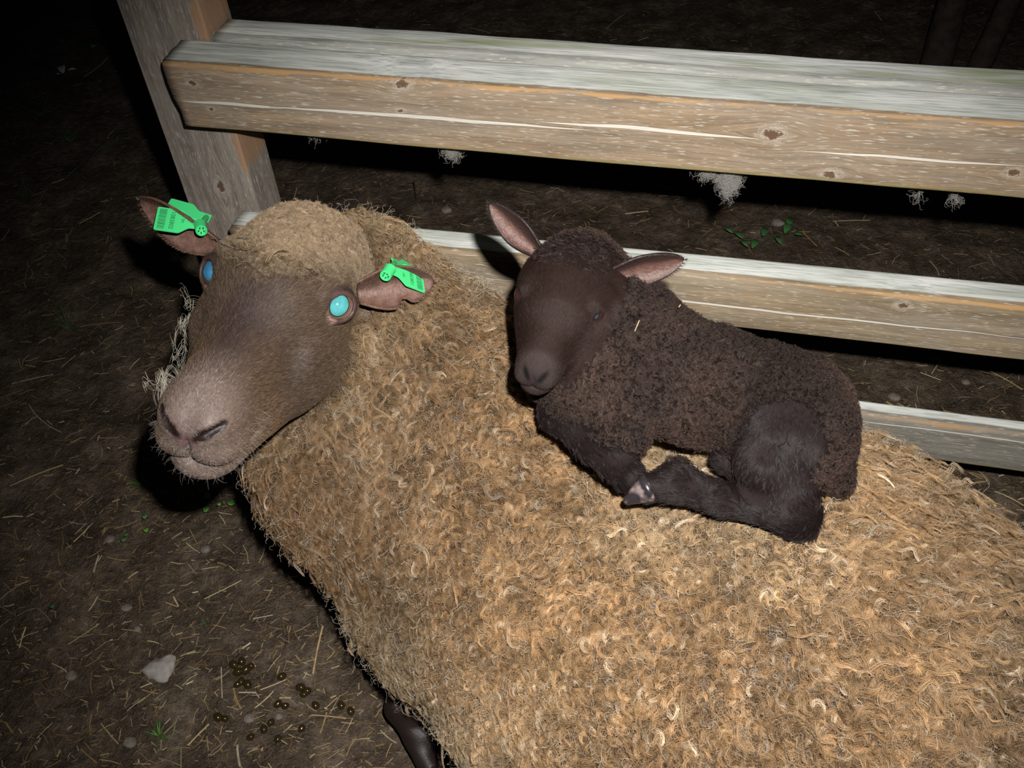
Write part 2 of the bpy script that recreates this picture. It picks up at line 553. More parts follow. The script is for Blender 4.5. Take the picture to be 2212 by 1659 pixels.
fm_ = face_mask(EWV)
q_ = e_loc(EWV)
c_wool = np.array([0.085, 0.056, 0.035]); c_face = np.array([0.044, 0.028, 0.022])
tint = c_wool[None] * (1 - fm_[:, None]) + fm_[:, None] * c_face[None]
muz = np.clip((q_[:, 1] - 0.222) / 0.03, 0, 1) * fm_
tint = tint * (1 - muz[:, None]) + muz[:, None] * np.array([0.115, 0.082, 0.070])
mm_ = mir(q_)
nos = ewe_nostril(mm_)
nk = np.clip(1.4 - nos / 0.0022, 0, 1) * (q_[:, 1] > 0.25)
tint = tint * (1 - nk[:, None]) + nk[:, None] * np.array([0.010, 0.004, 0.004])
npad = np.clip(1 - np.linalg.norm((q_ - [0, 0.294, -0.0615]) / [0.014, 0.02, 0.010], axis=1), 0, 1) ** 0.5 * (1 - nk)
tint = tint * (1 - 0.7 * npad[:, None]) + 0.7 * npad[:, None] * np.array([0.17, 0.10, 0.11])
ed = np.linalg.norm(mm_ - EYE_C, axis=1)
ek = np.clip((0.0190 - ed) / 0.003, 0, 1) * (q_[:, 1] > 0)
tint = tint * (1 - ek[:, None]) + ek[:, None] * np.array([0.065, 0.036, 0.030])
pk = np.clip((0.0075 - np.linalg.norm(mm_ - (EYE_C + [-0.001, 0.0165, -0.004]), axis=1)) / 0.002, 0, 1)
tint = tint * (1 - pk[:, None]) + pk[:, None] * np.array([0.30, 0.18, 0.165])
low = np.clip(1 - foreleg(EWV) / 0.006, 0, 1)
tint = tint * (1 - low[:, None]) + low[:, None] * np.array([0.016, 0.010, 0.009])

T = NT('ewe_skin')
v = T.coords('Object')
sk = T.mix(T.ramp(T.noise(v, 260, 3), [(0.3, 0.35), (0.6, 0.0)]), T.attr('tint'), (0.02, 0.012, 0.01))
T.bump(T.noise(v, 500, 2), 0.0006, 0.6)
M_EWE = T.set(base=sk, rough=0.5, spec=0.35)

ewe = empty('sheep', (0.1, 0.55, 0.0))
tag(ewe, 'large brown woolly ewe with green ear tags lying beside the wooden fence', 'sheep')
body = mesh_obj('body', EWV, EWF, M_EWE, ewe, colors=tint)


# eyes ------------------------------------------------------------------------
M_EYE = {}
def eye_mat(name, pupil, ring, white, gaze, rp, up, ax2=(1.0, 0.62)):
    """eyeball: pink-white sclera, amber iris ring, wide pupil whose base colour can hold painted flash eyeshine"""
    T = NT(name)
    n = T.coords('Object')
    g = nrm(gaze); a = nrm(np.cross(up, g)); b = np.cross(g, a)
    def dot(vec):
        nd = T.n('ShaderNodeVectorMath', operation='DOT_PRODUCT'); T.l(n, nd.inputs[0]); nd.inputs[1].default_value = tuple(vec); return nd.outputs['Value']
    da, db, dg = dot(a), dot(b), dot(g)
    r = T.m('SQRT', T.m('ADD', T.m('POWER', T.m('DIVIDE', da, ax2[1]), 2.0), T.m('POWER', T.m('DIVIDE', db, ax2[0]), 2.0)))
    r = T.m('DIVIDE', r, rp)
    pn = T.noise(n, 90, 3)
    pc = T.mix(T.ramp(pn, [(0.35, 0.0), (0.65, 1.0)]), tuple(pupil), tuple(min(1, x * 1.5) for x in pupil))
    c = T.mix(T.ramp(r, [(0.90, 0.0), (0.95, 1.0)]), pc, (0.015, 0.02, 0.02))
    c = T.mix(T.ramp(T.m('DIVIDE', r, 2.0), [(0.50, 0.0), (0.54, 1.0)]), c, tuple(ring))
    c = T.mix(T.ramp(T.m('DIVIDE', r, 2.0), [(0.66, 0.0), (0.70, 1.0)]), c, tuple(white))
    fr = T.m('GREATER_THAN', dg, 0.0)
    c = T.mix(fr, tuple(white), c)
    return T.set(base=c, rough=0.10, spec=0.4, coat=0.0, coatr=0.05)


def ball(name, c, r, mat, parent, squash=(1, 1, 1), M=None, nu=40, nv=24):
    th = np.linspace(0, math.pi, nv + 1)[1:-1]; ph = np.linspace(0, 2 * math.pi, nu, endpoint=False)
    V = [(0, 0, 1)] + [(math.sin(t) * math.cos(p), math.sin(t) * math.sin(p), math.cos(t)) for t in th for p in ph] + [(0, 0, -1)]
    Fc = []
    for j in range(nu): Fc.append((0, 1 + j, 1 + (j + 1) % nu))
    for i in range(len(th) - 1):
        for j in range(nu):
            a = 1 + i * nu + j; b = 1 + i * nu + (j + 1) % nu
            Fc.append((a, a + nu, b + nu, b))
    k = 1 + (len(th) - 1) * nu; e = len(V) - 1
    for j in range(nu): Fc.append((k + j, e, k + (j + 1) % nu))
    V = np.array(V) * np.array(squash) * r
    if M is not None: V = V @ M.T
    o = mesh_obj(name, V, Fc, mat)
    o.location = Vector(c)
    adopt(o, parent)
    return o


for sgn, pup in ((-1, (0.028, 0.11, 0.20)), (1, (0.05, 0.21, 0.22))):  # blue-green pupils: flash eyeshine painted into the base colour
    c = e_wor([(EYE_C[0] - 0.0006) * sgn, EYE_C[1] - 0.0008, EYE_C[2] - 0.0006])
    look = nrm(CAM - c)
    out = nrm(EM @ np.array([sgn * 0.8, 0.5, 0.25]))
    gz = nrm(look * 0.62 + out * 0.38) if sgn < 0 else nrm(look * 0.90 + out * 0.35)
    mt = eye_mat('eye_painted_shine', pup, (0.17, 0.105, 0.060), (0.40, 0.27, 0.24), gz, 0.0106, nrm(EM @ np.array([0.25 * sgn, -0.55, 0.7])), (1.06, 0.84))
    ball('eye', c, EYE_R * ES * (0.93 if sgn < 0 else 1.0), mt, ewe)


# ears ------------------------------------------------------------------------
def ear(name, base, tip, openn, length, width, parent, m_in, m_out, cup=0.55, dark=-1, tones=((0.17, 0.092, 0.072), (0.060, 0.032, 0.024)), notch=False, curl=0.0, thick=0.0022, nu=28, nv=22):
    """cupped leaf: one sheet with real thickness, inner side faces `openn`"""
    base = np.asarray(base, float); tip = np.asarray(tip, float)
    ax = nrm(tip - base); n0 = nrm(np.asarray(openn) - ax * (np.asarray(openn) @ ax)); s0 = np.cross(ax, n0)
    L = np.linalg.norm(tip - base)
    pts = np.zeros((nu + 1, nv + 1, 3)); nor = np.zeros_like(pts)
    for i in range(nu + 1):
        t = i / nu
        wd = width * (0.42 + 0.58 * math.sin(min(1, t * 1.9 + 0.12) * math.pi / 2)) * (1 - t ** 3.2) ** 0.75 + 0.0006
        cp = cup * (1 - 0.55 * t) * math.pi
        for j in range(nv + 1):
            a = (j / nv - 0.5) * 2
            wj = wd
            if notch and a > 0.2: wj = wd * (1 - 0.42 * math.exp(-((t - 0.56) / 0.075) ** 2) * (a - 0.2) / 0.8)
            ang = a * cp * 0.5
            rr = wj / max(cp * 0.5, 0.05) * 0.5
            x = math.sin(ang) * rr; z = (1 - math.cos(ang)) * rr
            bend = curl * L * t * t
            pts[i, j] = base + ax * (L * t) + s0 * x + n0 * (z - bend)
            nor[i, j] = -s0 * math.sin(ang) + n0 * math.cos(ang)
    A = (pts + nor * thick / 2).reshape(-1, 3); B = (pts - nor * thick / 2).reshape(-1, 3)
    V = np.concatenate([A, B]); K = nv + 1; O = (nu + 1) * K
    Fc = []; mi = []
    for i in range(nu):
        for j in range(nv):
            a = i * K + j
            Fc.append((a, a + 1, a + K + 1, a + K)); mi.append(0)
            Fc.append((O + a, O + a + K, O + a + K + 1, O + a + 1)); mi.append(1)
    for i in range(nu):
        for j in (0, nv):
            a = i * K + j; f = (a, a + K, O + a + K, O + a) if j == 0 else (a + K, a, O + a, O + a + K)
            Fc.append(f); mi.append(1)
    for j in range(nv):
        a = nu * K + j; Fc.append((a, a + 1, O + a + 1, O + a)); mi.append(1)
        a = j; Fc.append((a + 1, a, O + a, O + a + 1)); mi.append(1)
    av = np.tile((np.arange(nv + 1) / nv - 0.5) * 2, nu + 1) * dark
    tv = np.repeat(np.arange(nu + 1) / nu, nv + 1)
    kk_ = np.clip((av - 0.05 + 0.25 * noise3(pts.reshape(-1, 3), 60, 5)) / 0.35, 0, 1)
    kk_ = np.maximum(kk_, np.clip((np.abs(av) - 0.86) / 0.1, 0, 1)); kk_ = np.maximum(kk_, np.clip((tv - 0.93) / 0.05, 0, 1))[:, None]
    cl = np.array([tones[0]]) * (1 - kk_) + np.array([tones[1]]) * kk_  # second tone on one side, along the rims and at the tip
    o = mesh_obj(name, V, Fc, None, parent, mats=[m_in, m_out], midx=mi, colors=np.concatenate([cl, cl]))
    return o, pts, nor, (ax, n0, s0, L)


def skin_mat(name, c1, c2, rough=0.5, sc=120):
    T = NT(name); v = T.coords('Object')
    c = T.mix(T.ramp(T.noise(v, sc, 4, 0.6), [(0.35, 0.0), (0.65, 1.0)]), tuple(c1), tuple(c2))
    T.bump(T.noise(v, sc * 3, 3), 0.001, 0.6)
    return T.set(base=c, rough=rough, spec=0.4)


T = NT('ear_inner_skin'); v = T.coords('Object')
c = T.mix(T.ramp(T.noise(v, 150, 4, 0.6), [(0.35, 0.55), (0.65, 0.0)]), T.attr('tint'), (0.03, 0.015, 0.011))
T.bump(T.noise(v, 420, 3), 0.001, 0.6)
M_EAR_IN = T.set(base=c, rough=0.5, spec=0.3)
M_EAR_OUT = skin_mat('ear_outer_hair', (0.075, 0.036, 0.026), (0.15, 0.08, 0.05), 0.6)

eb_l = at(476, 528, d=1.005); et_l = at(303, 430, d=1.005)
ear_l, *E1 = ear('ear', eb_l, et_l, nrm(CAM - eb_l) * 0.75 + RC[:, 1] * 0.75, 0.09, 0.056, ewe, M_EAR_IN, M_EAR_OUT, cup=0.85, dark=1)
eb_r = at(772, 632, d=0.99); et_r = at(938, 606, d=1.015)
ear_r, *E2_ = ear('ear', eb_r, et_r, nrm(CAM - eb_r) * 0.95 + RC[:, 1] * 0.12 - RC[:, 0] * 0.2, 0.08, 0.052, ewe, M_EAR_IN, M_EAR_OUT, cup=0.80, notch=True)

# ear tags --------------------------------------------------------------------
M_TAG = flat('green_tag_plastic', (0.060, 0.62, 0.20), 0.35, 0.5)
M_INK = flat('tag_print', (0.01, 0.10, 0.035), 0.6)


def text_mesh(body_, size):
    cu = bpy.data.curves.new('t', 'FONT'); cu.body = body_; cu.size = size; cu.align_x = 'CENTER'; cu.align_y = 'CENTER'
    ob = bpy.data.objects.new('t', cu); col.objects.link(ob)
    dg = bpy.context.evaluated_depsgraph_get()
    me = bpy.data.meshes.new_from_object(ob.evaluated_get(dg))
    V = np.array([v.co[:] for v in me.vertices]); Fc = [tuple(p.vertices) for p in me.polygons]
    bpy.data.objects.remove(ob); bpy.data.meshes.remove(me)
    return V, Fc


def prism(outline, z0, z1):
    n = len(outline)
    V = [(x, y, z0) for x, y in outline] + [(x, y, z1) for x, y in outline]
    Fc = [tuple(range(n - 1, -1, -1)), tuple(range(n, 2 * n))] + [(i, (i + 1) % n, n + (i + 1) % n, n + i) for i in range(n)]
    return V, Fc


def rounded(pts, r=0.0015, k=4):
    out = []; n = len(pts); pts = [np.array(p, float) for p in pts]
    for i in range(n):
        a, b, c = pts[i - 1], pts[i], pts[(i + 1) % n]
        u = nrm(a - b); w_ = nrm(c - b); p0 = b + u * r; p1 = b + w_ * r
        for s in np.linspace(0, 1, k):
            out.append(tuple((1 - s) ** 2 * p0 + 2 * s * (1 - s) * b + s * s * p1))
    return out


def ear_tag(O, X, Y, parent, stud_dir, number='1083802', mirror_stud=0.0155):
    """plate on both sides of the ear joined by a stud; O = stud centre on the front face"""
    X = nrm(X); Y = nrm(Y - X * (X @ Y)); N = np.cross(X, Y)
    if N @ (CAM - O) < 0: Y = -Y; N = -N
    V = []; Fc = []; mi = []
    def add(v, f, m_):
        o = len(V); V.extend([tuple(x) for x in v]); Fc.extend([tuple(int(i) + o for i in q) for q in f]); mi.extend([m_] * len(f))
    shape = rounded([(-0.004, -0.0052), (-0.004, 0.0052), (0.010, 0.0062), (0.0185, 0.0135), (0.042, 0.0135), (0.042, -0.0135), (0.0185, -0.0135), (0.010, -0.0062)], 0.0018)
    def put(v, off=0.0):
        v = np.asarray(v, float)
        return O + v[:, :1] * X + v[:, 1:2] * Y + (v[:, 2:3] + off) * N
    v, f = prism(shape, 0.0, 0.0012); add(put(v), f, 0)
    # barcode
    rg = np.random.default_rng(4); y = -0.0115
    while y < 0.0112:
        wd = rg.choice([0.00025, 0.0004, 0.0006])
        v, f = prism([(0.0325, y), (0.0395, y), (0.0395, y + wd), (0.0325, y + wd)], 0.0012, 0.00128); add(put(v), f, 1)
        y += wd + rg.choice([0.00035, 0.0005, 0.0008])
    # characters run along -Y, tops towards the stud
    sgn = 1.0
    for s_, size, xo, yo in ((number, 0.0060, 0.0265, 0.0), ('381', 0.0040, 0.0165, -0.001)):
        tv, tf = text_mesh(s_, size)
        q = np.stack([xo - tv[:, 1], yo + tv[:, 0], np.full(len(tv), 0.00130)], 1)
        add(put(q), tf, 1)
    # stud: round hollow barrel standing off the plate
    sd = nrm(stud_dir); a = nrm(np.cross(sd, X)); b = np.cross(sd, a); K = 28
    prof = [(0.0, 0.0062), (0.004, 0.0060), (0.0128, 0.0058), (0.0140, 0.0054), (0.0141, 0.0046), (0.0118, 0.0040), (0.0116, 0.0)]
    rv = []; rf = []
    for h, r in prof:
        for k in range(K):
            t = 2 * math.pi * k / K
            rv.append(O + sd * (h - 0.001) + (a * math.cos(t) + b * math.sin(t)) * max(r, 1e-5))
    for i in range(len(prof) - 1):
        for k in range(K):
            p = i * K + k; q = i * K + (k + 1) % K
            rf.append((p, q, q + K, p + K))
    add(rv, rf, 0)
    # little studs inside the barrel
    for k in range(5):
        t = 2 * math.pi * k / 5; c0 = O + sd * 0.0105 + (a * math.cos(t) + b * math.sin(t)) * 0.0027
        v = []
        for h in (0, 0.0016):
            for g in range(6):
                w_ = 2 * math.pi * g / 6; v.append(c0 + sd * h + (a * math.cos(w_) + b * math.sin(w_)) * 0.0008)
        f = [(0, 1, 2, 3, 4, 5), (6, 7, 8, 9, 10, 11)] + [(i, (i + 1) % 6, 6 + (i + 1) % 6, 6 + i) for i in range(6)]
        add(v, f, 1)
    return V, Fc, mi


def tag_on(parent, O, X, Y, stud, O2, X2, Y2):
    V, Fc, mi = ear_tag(O, X, Y, parent, stud)
    shape = rounded([(-0.004, -0.0052), (-0.004, 0.0052), (0.010, 0.0062), (0.0185, 0.0135), (0.042, 0.0135), (0.042, -0.0135), (0.0185, -0.0135), (0.010, -0.0062)], 0.0018)
    v, f = prism(shape, 0.0, 0.0012); v = np.array(v)
    X2 = nrm(X2); Y2 = nrm(Y2 - X2 * (X2 @ Y2)); N2 = np.cross(X2, Y2)
    v = O2 + v[:, :1] * X2 + v[:, 1:2] * Y2 + v[:, 2:3] * N2
    o = len(V); V = V + [tuple(x) for x in v]; Fc = Fc + [tuple(i + o for i in q) for q in f]; mi = mi + [0] * len(f)
    # pin through the ear
    pa = np.array(O); pb = np.array(O2); dx = nrm(pb - pa); a = nrm(np.cross(dx, [0.3, 0.5, 0.8])); b = np.cross(dx, a); K = 10
    o = len(V)
    for pt in (pa, pb):
        for k in range(K):
            t = 2 * math.pi * k / K; V.append(tuple(pt + (a * math.cos(t) + b * math.sin(t)) * 0.003))
    for k in range(K):
        Fc.append((o + k, o + (k + 1) % K, o + K + (k + 1) % K, o + K + k)); mi.append(0)
    g = mesh_obj('ear_tag', V, Fc, None, parent, smooth=False, mats=[M_TAG, M_INK], midx=mi)
    g['label'] = 'green plastic tag with number and barcode'
    return g


O = at(432, 486, d=0.985)
tag_on(ear_l, O, at(350, 474, d=0.978) - O, at(356, 447, d=0.985) - at(343, 500, d=0.972), nrm(at(438, 520, d=0.965) - at(431, 492, d=0.985)),
       at(446, 470, d=1.022), at(365, 448, d=1.02) - at(446, 470, d=1.022), at(378, 424, d=1.03) - at(360, 470, d=1.01))
O = at(842, 582, d=0.982)
tag_on(ear_r, O, at(903, 606, d=1.005) - O, at(861, 556, d=0.997) - at(848, 590, d=0.979), nrm(at(824, 610, d=0.955) - at(842, 583, d=0.972)),
       at(852, 568, d=1.025), at(888, 590, d=1.05) - at(852, 568, d=1.025), at(866, 545, d=1.04) - at(864, 572, d=1.018))


# ------------------------------------------------------------------ the lamb
LU = nrm([0.9883, -0.0465, -0.1453]); LV = nrm([-0.0393, -0.9979, 0.0520]); LV = nrm(LV - LU * (LU @ LV)); LD = np.cross(LV, LU)
if LD[2] < 0: LD = -LD
LM = np.stack([LU, LV, LD], 1); LT = np.array([-0.1408, 0.7078, 0.6829])
def l_loc(p): return (p - LT) @ LM
def l_wor(q): return np.asarray(q, float) @ LM.T + LT
LEYE = np.array([0.0340, 0.062, -0.019]); LEYE_R = 0.0082


def lamb_head(q):
    m_ = mir(q)
    d = sd_ell(q, (0, 0.030, -0.030), (0.045, 0.048, 0.042))
    d = smin(d, sd_ell(q, (0, 0.062, -0.030), (0.037, 0.034, 0.032)), 0.015)
    d = smin(d, sd_cone(q, (0, 0.078, -0.030), (0, 0.120, -0.036), 0.025, 0.0165), 0.015)
    d = smin(d, sd_cone(m_, (0.017, 0.050, -0.052), (0.007, 0.118, -0.049), 0.021, 0.0115), 0.012)
    d = smin(d, sd_ell(q, (0, 0.125, -0.040), (0.0185, 0.018, 0.0165)), 0.008)
    d = smin(d, sd_ell(m_, (0.008, 0.133, -0.044), (0.0095, 0.010, 0.009)), 0.005)
    d = smin(d, sd_ell(q, (0, 0.123, -0.057), (0.0145, 0.017, 0.0085)), 0.006)
    d = smin(d, sd_ell(m_, (0.031, 0.055, -0.010), (0.008, 0.015, 0.006)), 0.008)
    d = smin(d, sd_ell(m_, LEYE - [0.004, 0.002, 0], (0.0092, 0.0120, 0.0095)), 0.006)
    # sleepy eye: narrow slit between the lids
    sl = sd_ell((m_ - LEYE) @ axes([0.25, 0.95, -0.25], [0, 0.25, 1.0]), (0.0, 0, 0), (0.0085, 0.0016, 0.012))
    d = smax(d, -sd_ell(m_, LEYE + [0.003, 0.0050, 0.0015], (0.0085, 0.0090, 0.0050)), 0.0012)
    n1 = sd_cone(m_, (0.0026, 0.1465, -0.0415), (0.0125, 0.1390, -0.0280), 0.0013, 0.0023)
    d = smax(d, -n1, 0.0015)
    u, v, w_ = q[:, 0], q[:, 1], q[:, 2]
    d = np.where((w_ < -0.036) & (w_ > -0.050) & (v > 0.125), d + 0.0018 * np.exp(-(u / 0.0011) ** 2), d)
    wm = -0.0500 + 0.004 * np.clip((0.135 - v) / 0.03, 0, 1.4)
    d = d + 0.0022 * np.exp(-((w_ - wm) / 0.0012) ** 2) * np.clip((v - 0.100) / 0.01, 0, 1)
    return d


# lamb joints, world metres
L_CHEST = at(1295, 765, z=0.600); L_RUMP = at(1670, 866, z=0.578)
L_SHO = at(1260, 770, z=0.615)


def lamb_fn(p, soft=True):
    hq = l_loc(p); dist = np.linalg.norm(hq - [0, 0.07, -0.03], axis=1)
    hd = dist - 0.05; nr = dist < 0.15
    if nr.any(): hd[nr] = lamb_head(hq[nr])
    ax = axes(L_RUMP - L_CHEST)
    mid = (L_CHEST + L_RUMP) / 2
    b = sd_ell(p, mid + [0, 0.0, -0.004], (0.140, 0.054, 0.054), ax)
    b = smin(b, sd_ell(p, L_CHEST + [0.008, 0.01, -0.004], (0.066, 0.060, 0.066), ax), 0.03)
    b = smin(b, sd_ell(p, at(1712, 925, z=0.560), (0.050, 0.060, 0.062)), 0.03)
    # neck up to the skull
    b = smin(b, sd_cone(p, L_CHEST + [0.01, 0.02, 0.01], l_wor([0.008, 0.0, -0.035]), 0.054, 0.041), 0.03)
    b = smin(b, sd_cone(p, at(1250, 830, z=0.580), l_wor([0.004, 0.03, -0.05]), 0.036, 0.028), 0.03)
    if soft: b = b - 0.0025 * noise3(p, 70, 21)
    d = smin(b, hd, 0.014)
    # near hind leg: thigh, hock, cannon and foot
    th0 = at(1700, 880, z=0.590); kn = at(1648, 1005, z=0.572); hk = at(1715, 1112, z=0.545); ft = at(1462, 1042, z=0.552); toe = at(1405, 1055, z=0.550)
    t = sd_ell(p, at(1712, 932, z=0.580), (0.048, 0.036, 0.050), axes(at(1740, 860, z=0.6) - at(1660, 1020, z=0.57)))
    t = smin(t, sd_cone(p, th0, kn, 0.038, 0.021), 0.02)
    t = smin(t, sd_cone(p, kn, hk, 0.021, 0.0150), 0.012)
    t = smin(t, sd_cone(p, at(1690, 900, z=0.57), hk + [0.004, 0.004, 0.004], 0.036, 0.0150), 0.02)
    t = smin(t, sd_cone(p, hk, at(1732, 1128, z=0.537), 0.018, 0.015), 0.008)
    t = smin(t, sd_cone(p, hk, at(1560, 1078, z=0.546), 0.0165, 0.0140), 0.010)
    t = smin(t, sd_cone(p, at(1560, 1078, z=0.546), ft, 0.0140, 0.0170), 0.008)
    t = smin(t, sd_cone(p, ft, toe, 0.0165, 0.0130), 0.008)
    d = smin(d, t, 0.012)
    # far hind foot peeping out under the belly
    t = sd_cone(p, at(1640, 1040, z=0.545), at(1570, 995, z=0.548), 0.013, 0.0125)
    d = smin(d, t, 0.010)
    # near foreleg folded: shoulder, elbow, wrist, cannon back
    el = at(1340, 930, z=0.568); wr = at(1205, 893, z=0.560); fe = at(1352, 1020, z=0.548)
    t = sd_cone(p, at(1300, 850, z=0.58), el, 0.034, 0.024)
    t = smin(t, sd_cone(p, el, wr, 0.022, 0.0165), 0.012)
    t = smin(t, sd_cone(p, wr + [0, 0, -0.002], at(1280, 962, z=0.552), 0.0165, 0.0150), 0.008)
    t = smin(t, sd_cone(p, at(1280, 962, z=0.552), fe, 0.0150, 0.0165), 0.008)
    d = smin(d, t, 0.010)
    # tail
    t = sd_cone(p, at(1800, 960, z=0.57), at(1815, 1045, z=0.535), 0.014, 0.009)
    d = smin(d, t, 0.01)
    return d


xs = line(-0.24, 0.19, 0.0020); ys = line(0.50, 0.80, 0.0020); zs = line(0.47, 0.74, 0.0020)
LAV, LAF = surface(lamb_fn, xs, ys, zs)


def lamb_mask(p):
    """face, legs -> 1 (short sleek hair), curly coat -> 0"""
    q = l_loc(p)
    a = lamb_head(q)
    f = np.where((a < 0.013), np.clip((q[:, 1] - (-0.012 + 0.35 * np.abs(q[:, 0]) - 0.55 * (q[:, 2] + 0.02))) / 0.01 + 0.5, 0, 1), 0.0)
    legs = np.full(len(p), 1.0)
    segs = [(at(1648, 1005, z=0.572), at(1722, 1105, z=0.545), 0.030), (at(1735, 1130, z=0.535), at(1560, 1078, z=0.546), 0.024), (at(1560, 1078, z=0.546), at(1405, 1055, z=0.550), 0.026),
            (at(1640, 1040, z=0.545), at(1570, 995, z=0.548), 0.020), (at(1340, 930, z=0.568), at(1200, 880, z=0.560), 0.026), (at(1205, 893, z=0.558), at(1352, 1020, z=0.548), 0.026), (at(1690, 950, z=0.60), at(1650, 1030, z=0.57), 0.034)]
    for a_, b_, r in segs: legs = np.minimum(legs, sd_cone(p, a_, b_, r, r))
    lg = np.clip(-legs / 0.006 + 0.5, 0, 1)
    return f, lg


lf_, ll_ = lamb_mask(LAV)
lq = l_loc(LAV); lm2 = mir(lq)
tint = np.tile(np.array([[0.007, 0.0045, 0.004]]), (len(LAV), 1))
tint = tint * (1 - lf_[:, None]) + lf_[:, None] * np.array([0.020, 0.012, 0.010])
tint = tint * (1 - ll_[:, None]) + ll_[:, None] * np.array([0.013, 0.009, 0.009])
mz = np.clip((lq[:, 1] - 0.118) / 0.012, 0, 1) * lf_
tint = tint * (1 - mz[:, None]) + mz[:, None] * np.array([0.026, 0.018, 0.017])
nn = np.clip(1 - np.linalg.norm((lq - [0, 0.143, -0.0365]) / [0.012, 0.012, 0.0095], axis=1), 0, 1) ** 0.5
tint = tint * (1 - 0.7 * nn[:, None]) + 0.7 * nn[:, None] * np.array([0.020, 0.014, 0.016])
n1 = sd_cone(lm2, (0.0026, 0.1465, -0.0415), (0.0125, 0.1390, -0.0280), 0.0013, 0.0023)
nk = np.clip(1.4 - n1 / 0.0012, 0, 1); tint = tint * (1 - nk[:, None]) + nk[:, None] * 0.004
le = np.clip((0.0095 - np.linalg.norm((lm2 - LEYE - [0, 0.003, -0.0035]) * [0.7, 0.95, 2.4], axis=1)) / 0.002, 0, 1)
tint = tint * (1 - le[:, None]) + le[:, None] * np.array([0.034, 0.012, 0.010])

T = NT('lamb_skin'); v = T.coords('Object')
T.bump(T.noise(v, 700, 2), 0.0005, 0.5)
M_LAMB = T.set(base=T.attr('tint'), rough=0.7, spec=0.06)
lamb = empty('lamb', (-0.02, 0.62, 0.50))
tag(lamb, 'small dark brown lamb curled up asleep on the back of the ewe', 'lamb')
lbody = mesh_obj('body', LAV, LAF, M_LAMB, lamb, colors=tint)
for sgn in (-1, 1):
    c = l_wor([(LEYE[0] - 0.0010) * sgn, LEYE[1] + 0.0018, LEYE[2] + 0.0002])
    mt = eye_mat('lamb_eye_surface', (0.016, 0.024, 0.036), (0.012, 0.010, 0.010), (0.026, 0.010, 0.009), nrm(CAM - c), 0.0045, (0, 0, 1))
    ball('eye', c, LEYE_R, mt, lamb)
M_LEAR_IN = M_EAR_IN
M_LEAR_OUT = skin_mat('lamb_ear_outer', (0.014, 0.009, 0.009), (0.030, 0.018, 0.016), 0.5, 200)
b_ = at(1160, 540, d=0.905); t_ = at(1058, 438, d=0.895)
lear_l, *E3 = ear('ear', b_, t_, nrm(CAM - b_) * 0.9 + RC[:, 1] * 0.25 - RC[:, 0] * 0.2, 0.055, 0.030, lamb, M_LEAR_IN, M_LEAR_OUT, cup=0.75, thick=0.0026, dark=1, tones=((0.105, 0.048, 0.038), (0.022, 0.013, 0.011)))
b_ = at(1325, 592, d=0.895); t_ = at(1478, 560, d=0.885)
lear_r, *E4 = ear('ear', b_, t_, nrm(CAM - b_) * 0.9 + RC[:, 1] * 0.45, 0.062, 0.033, lamb, M_LEAR_IN, M_LEAR_OUT, cup=0.70, thick=0.0026, dark=-1, tones=((0.095, 0.044, 0.034), (0.022, 0.013, 0.011)))


def hoof_fn_for(a, b, up, ra, rb, cleft=True):
    A = axes(b - a, up)
    L = np.linalg.norm(b - a)
    def fn(p):
        q = (p - a) @ A
        d = sd_cone(p, a, b - A[:, 1] * ra * 0.30, ra, rb)
        if cleft: d = smax(d, -(q[:, 1] + ra * 0.62), 0.002)             # flat sole
        if cleft: d = smax(d, -(np.abs(q[:, 2]) - 0.0009), 0.0012)   # cleft between the two toes
        d = smax(d, -q[:, 0] - ra * 0.2, 0.003)
        return d
    return fn


def hoof(name, a, b, up, ra, rb, mat, parent, h=0.0008, label=None, cleft=True):
    fn = hoof_fn_for(a, b, up, ra, rb, cleft)
    lo = np.minimum(a, b) - ra * 1.3; hi = np.maximum(a, b) + ra * 1.3
    V, Fq = surface(fn, line(lo[0], hi[0], h), line(lo[1], hi[1], h), line(lo[2], hi[2], h))
    o = mesh_obj(name, V, Fq, mat, parent)
    if label: o['label'] = label
    return o


T = NT('lamb_hoof_horn'); v = T.coords('Object')
n_ = T.noise(v, 70, 2)
M_HOOF = T.set(base=T.ramp(n_, [(0.45, (0.022, 0.018, 0.020)), (0.62, (0.24, 0.185, 0.18))]), rough=0.28, spec=0.6)
M_HOOFD = skin_mat('dark_hoof_horn', (0.015, 0.011, 0.010), (0.035, 0.028, 0.024), 0.35, 60)
hoof('hoof', at(1399, 1055, z=0.5515), at(1354, 1073, z=0.547), nrm(np.array([0.1, 0.35, 1.0])), 0.0138, 0.0045, M_HOOF, lamb, label='pale grey tip of the hind hoof', cleft=False)
hoof('hoof', at(1354, 1022, z=0.546), at(1380, 1040, z=0.540), nrm(np.array([0.1, 0.35, 1.0])), 0.0130, 0.0075, M_HOOFD, lamb)
hoof('hoof', at(930, 1668, z=0.022), at(945, 1730, z=0.014), np.array([0, 0, 1.0]), 0.017, 0.012, M_HOOFD, ewe, h=0.0015)


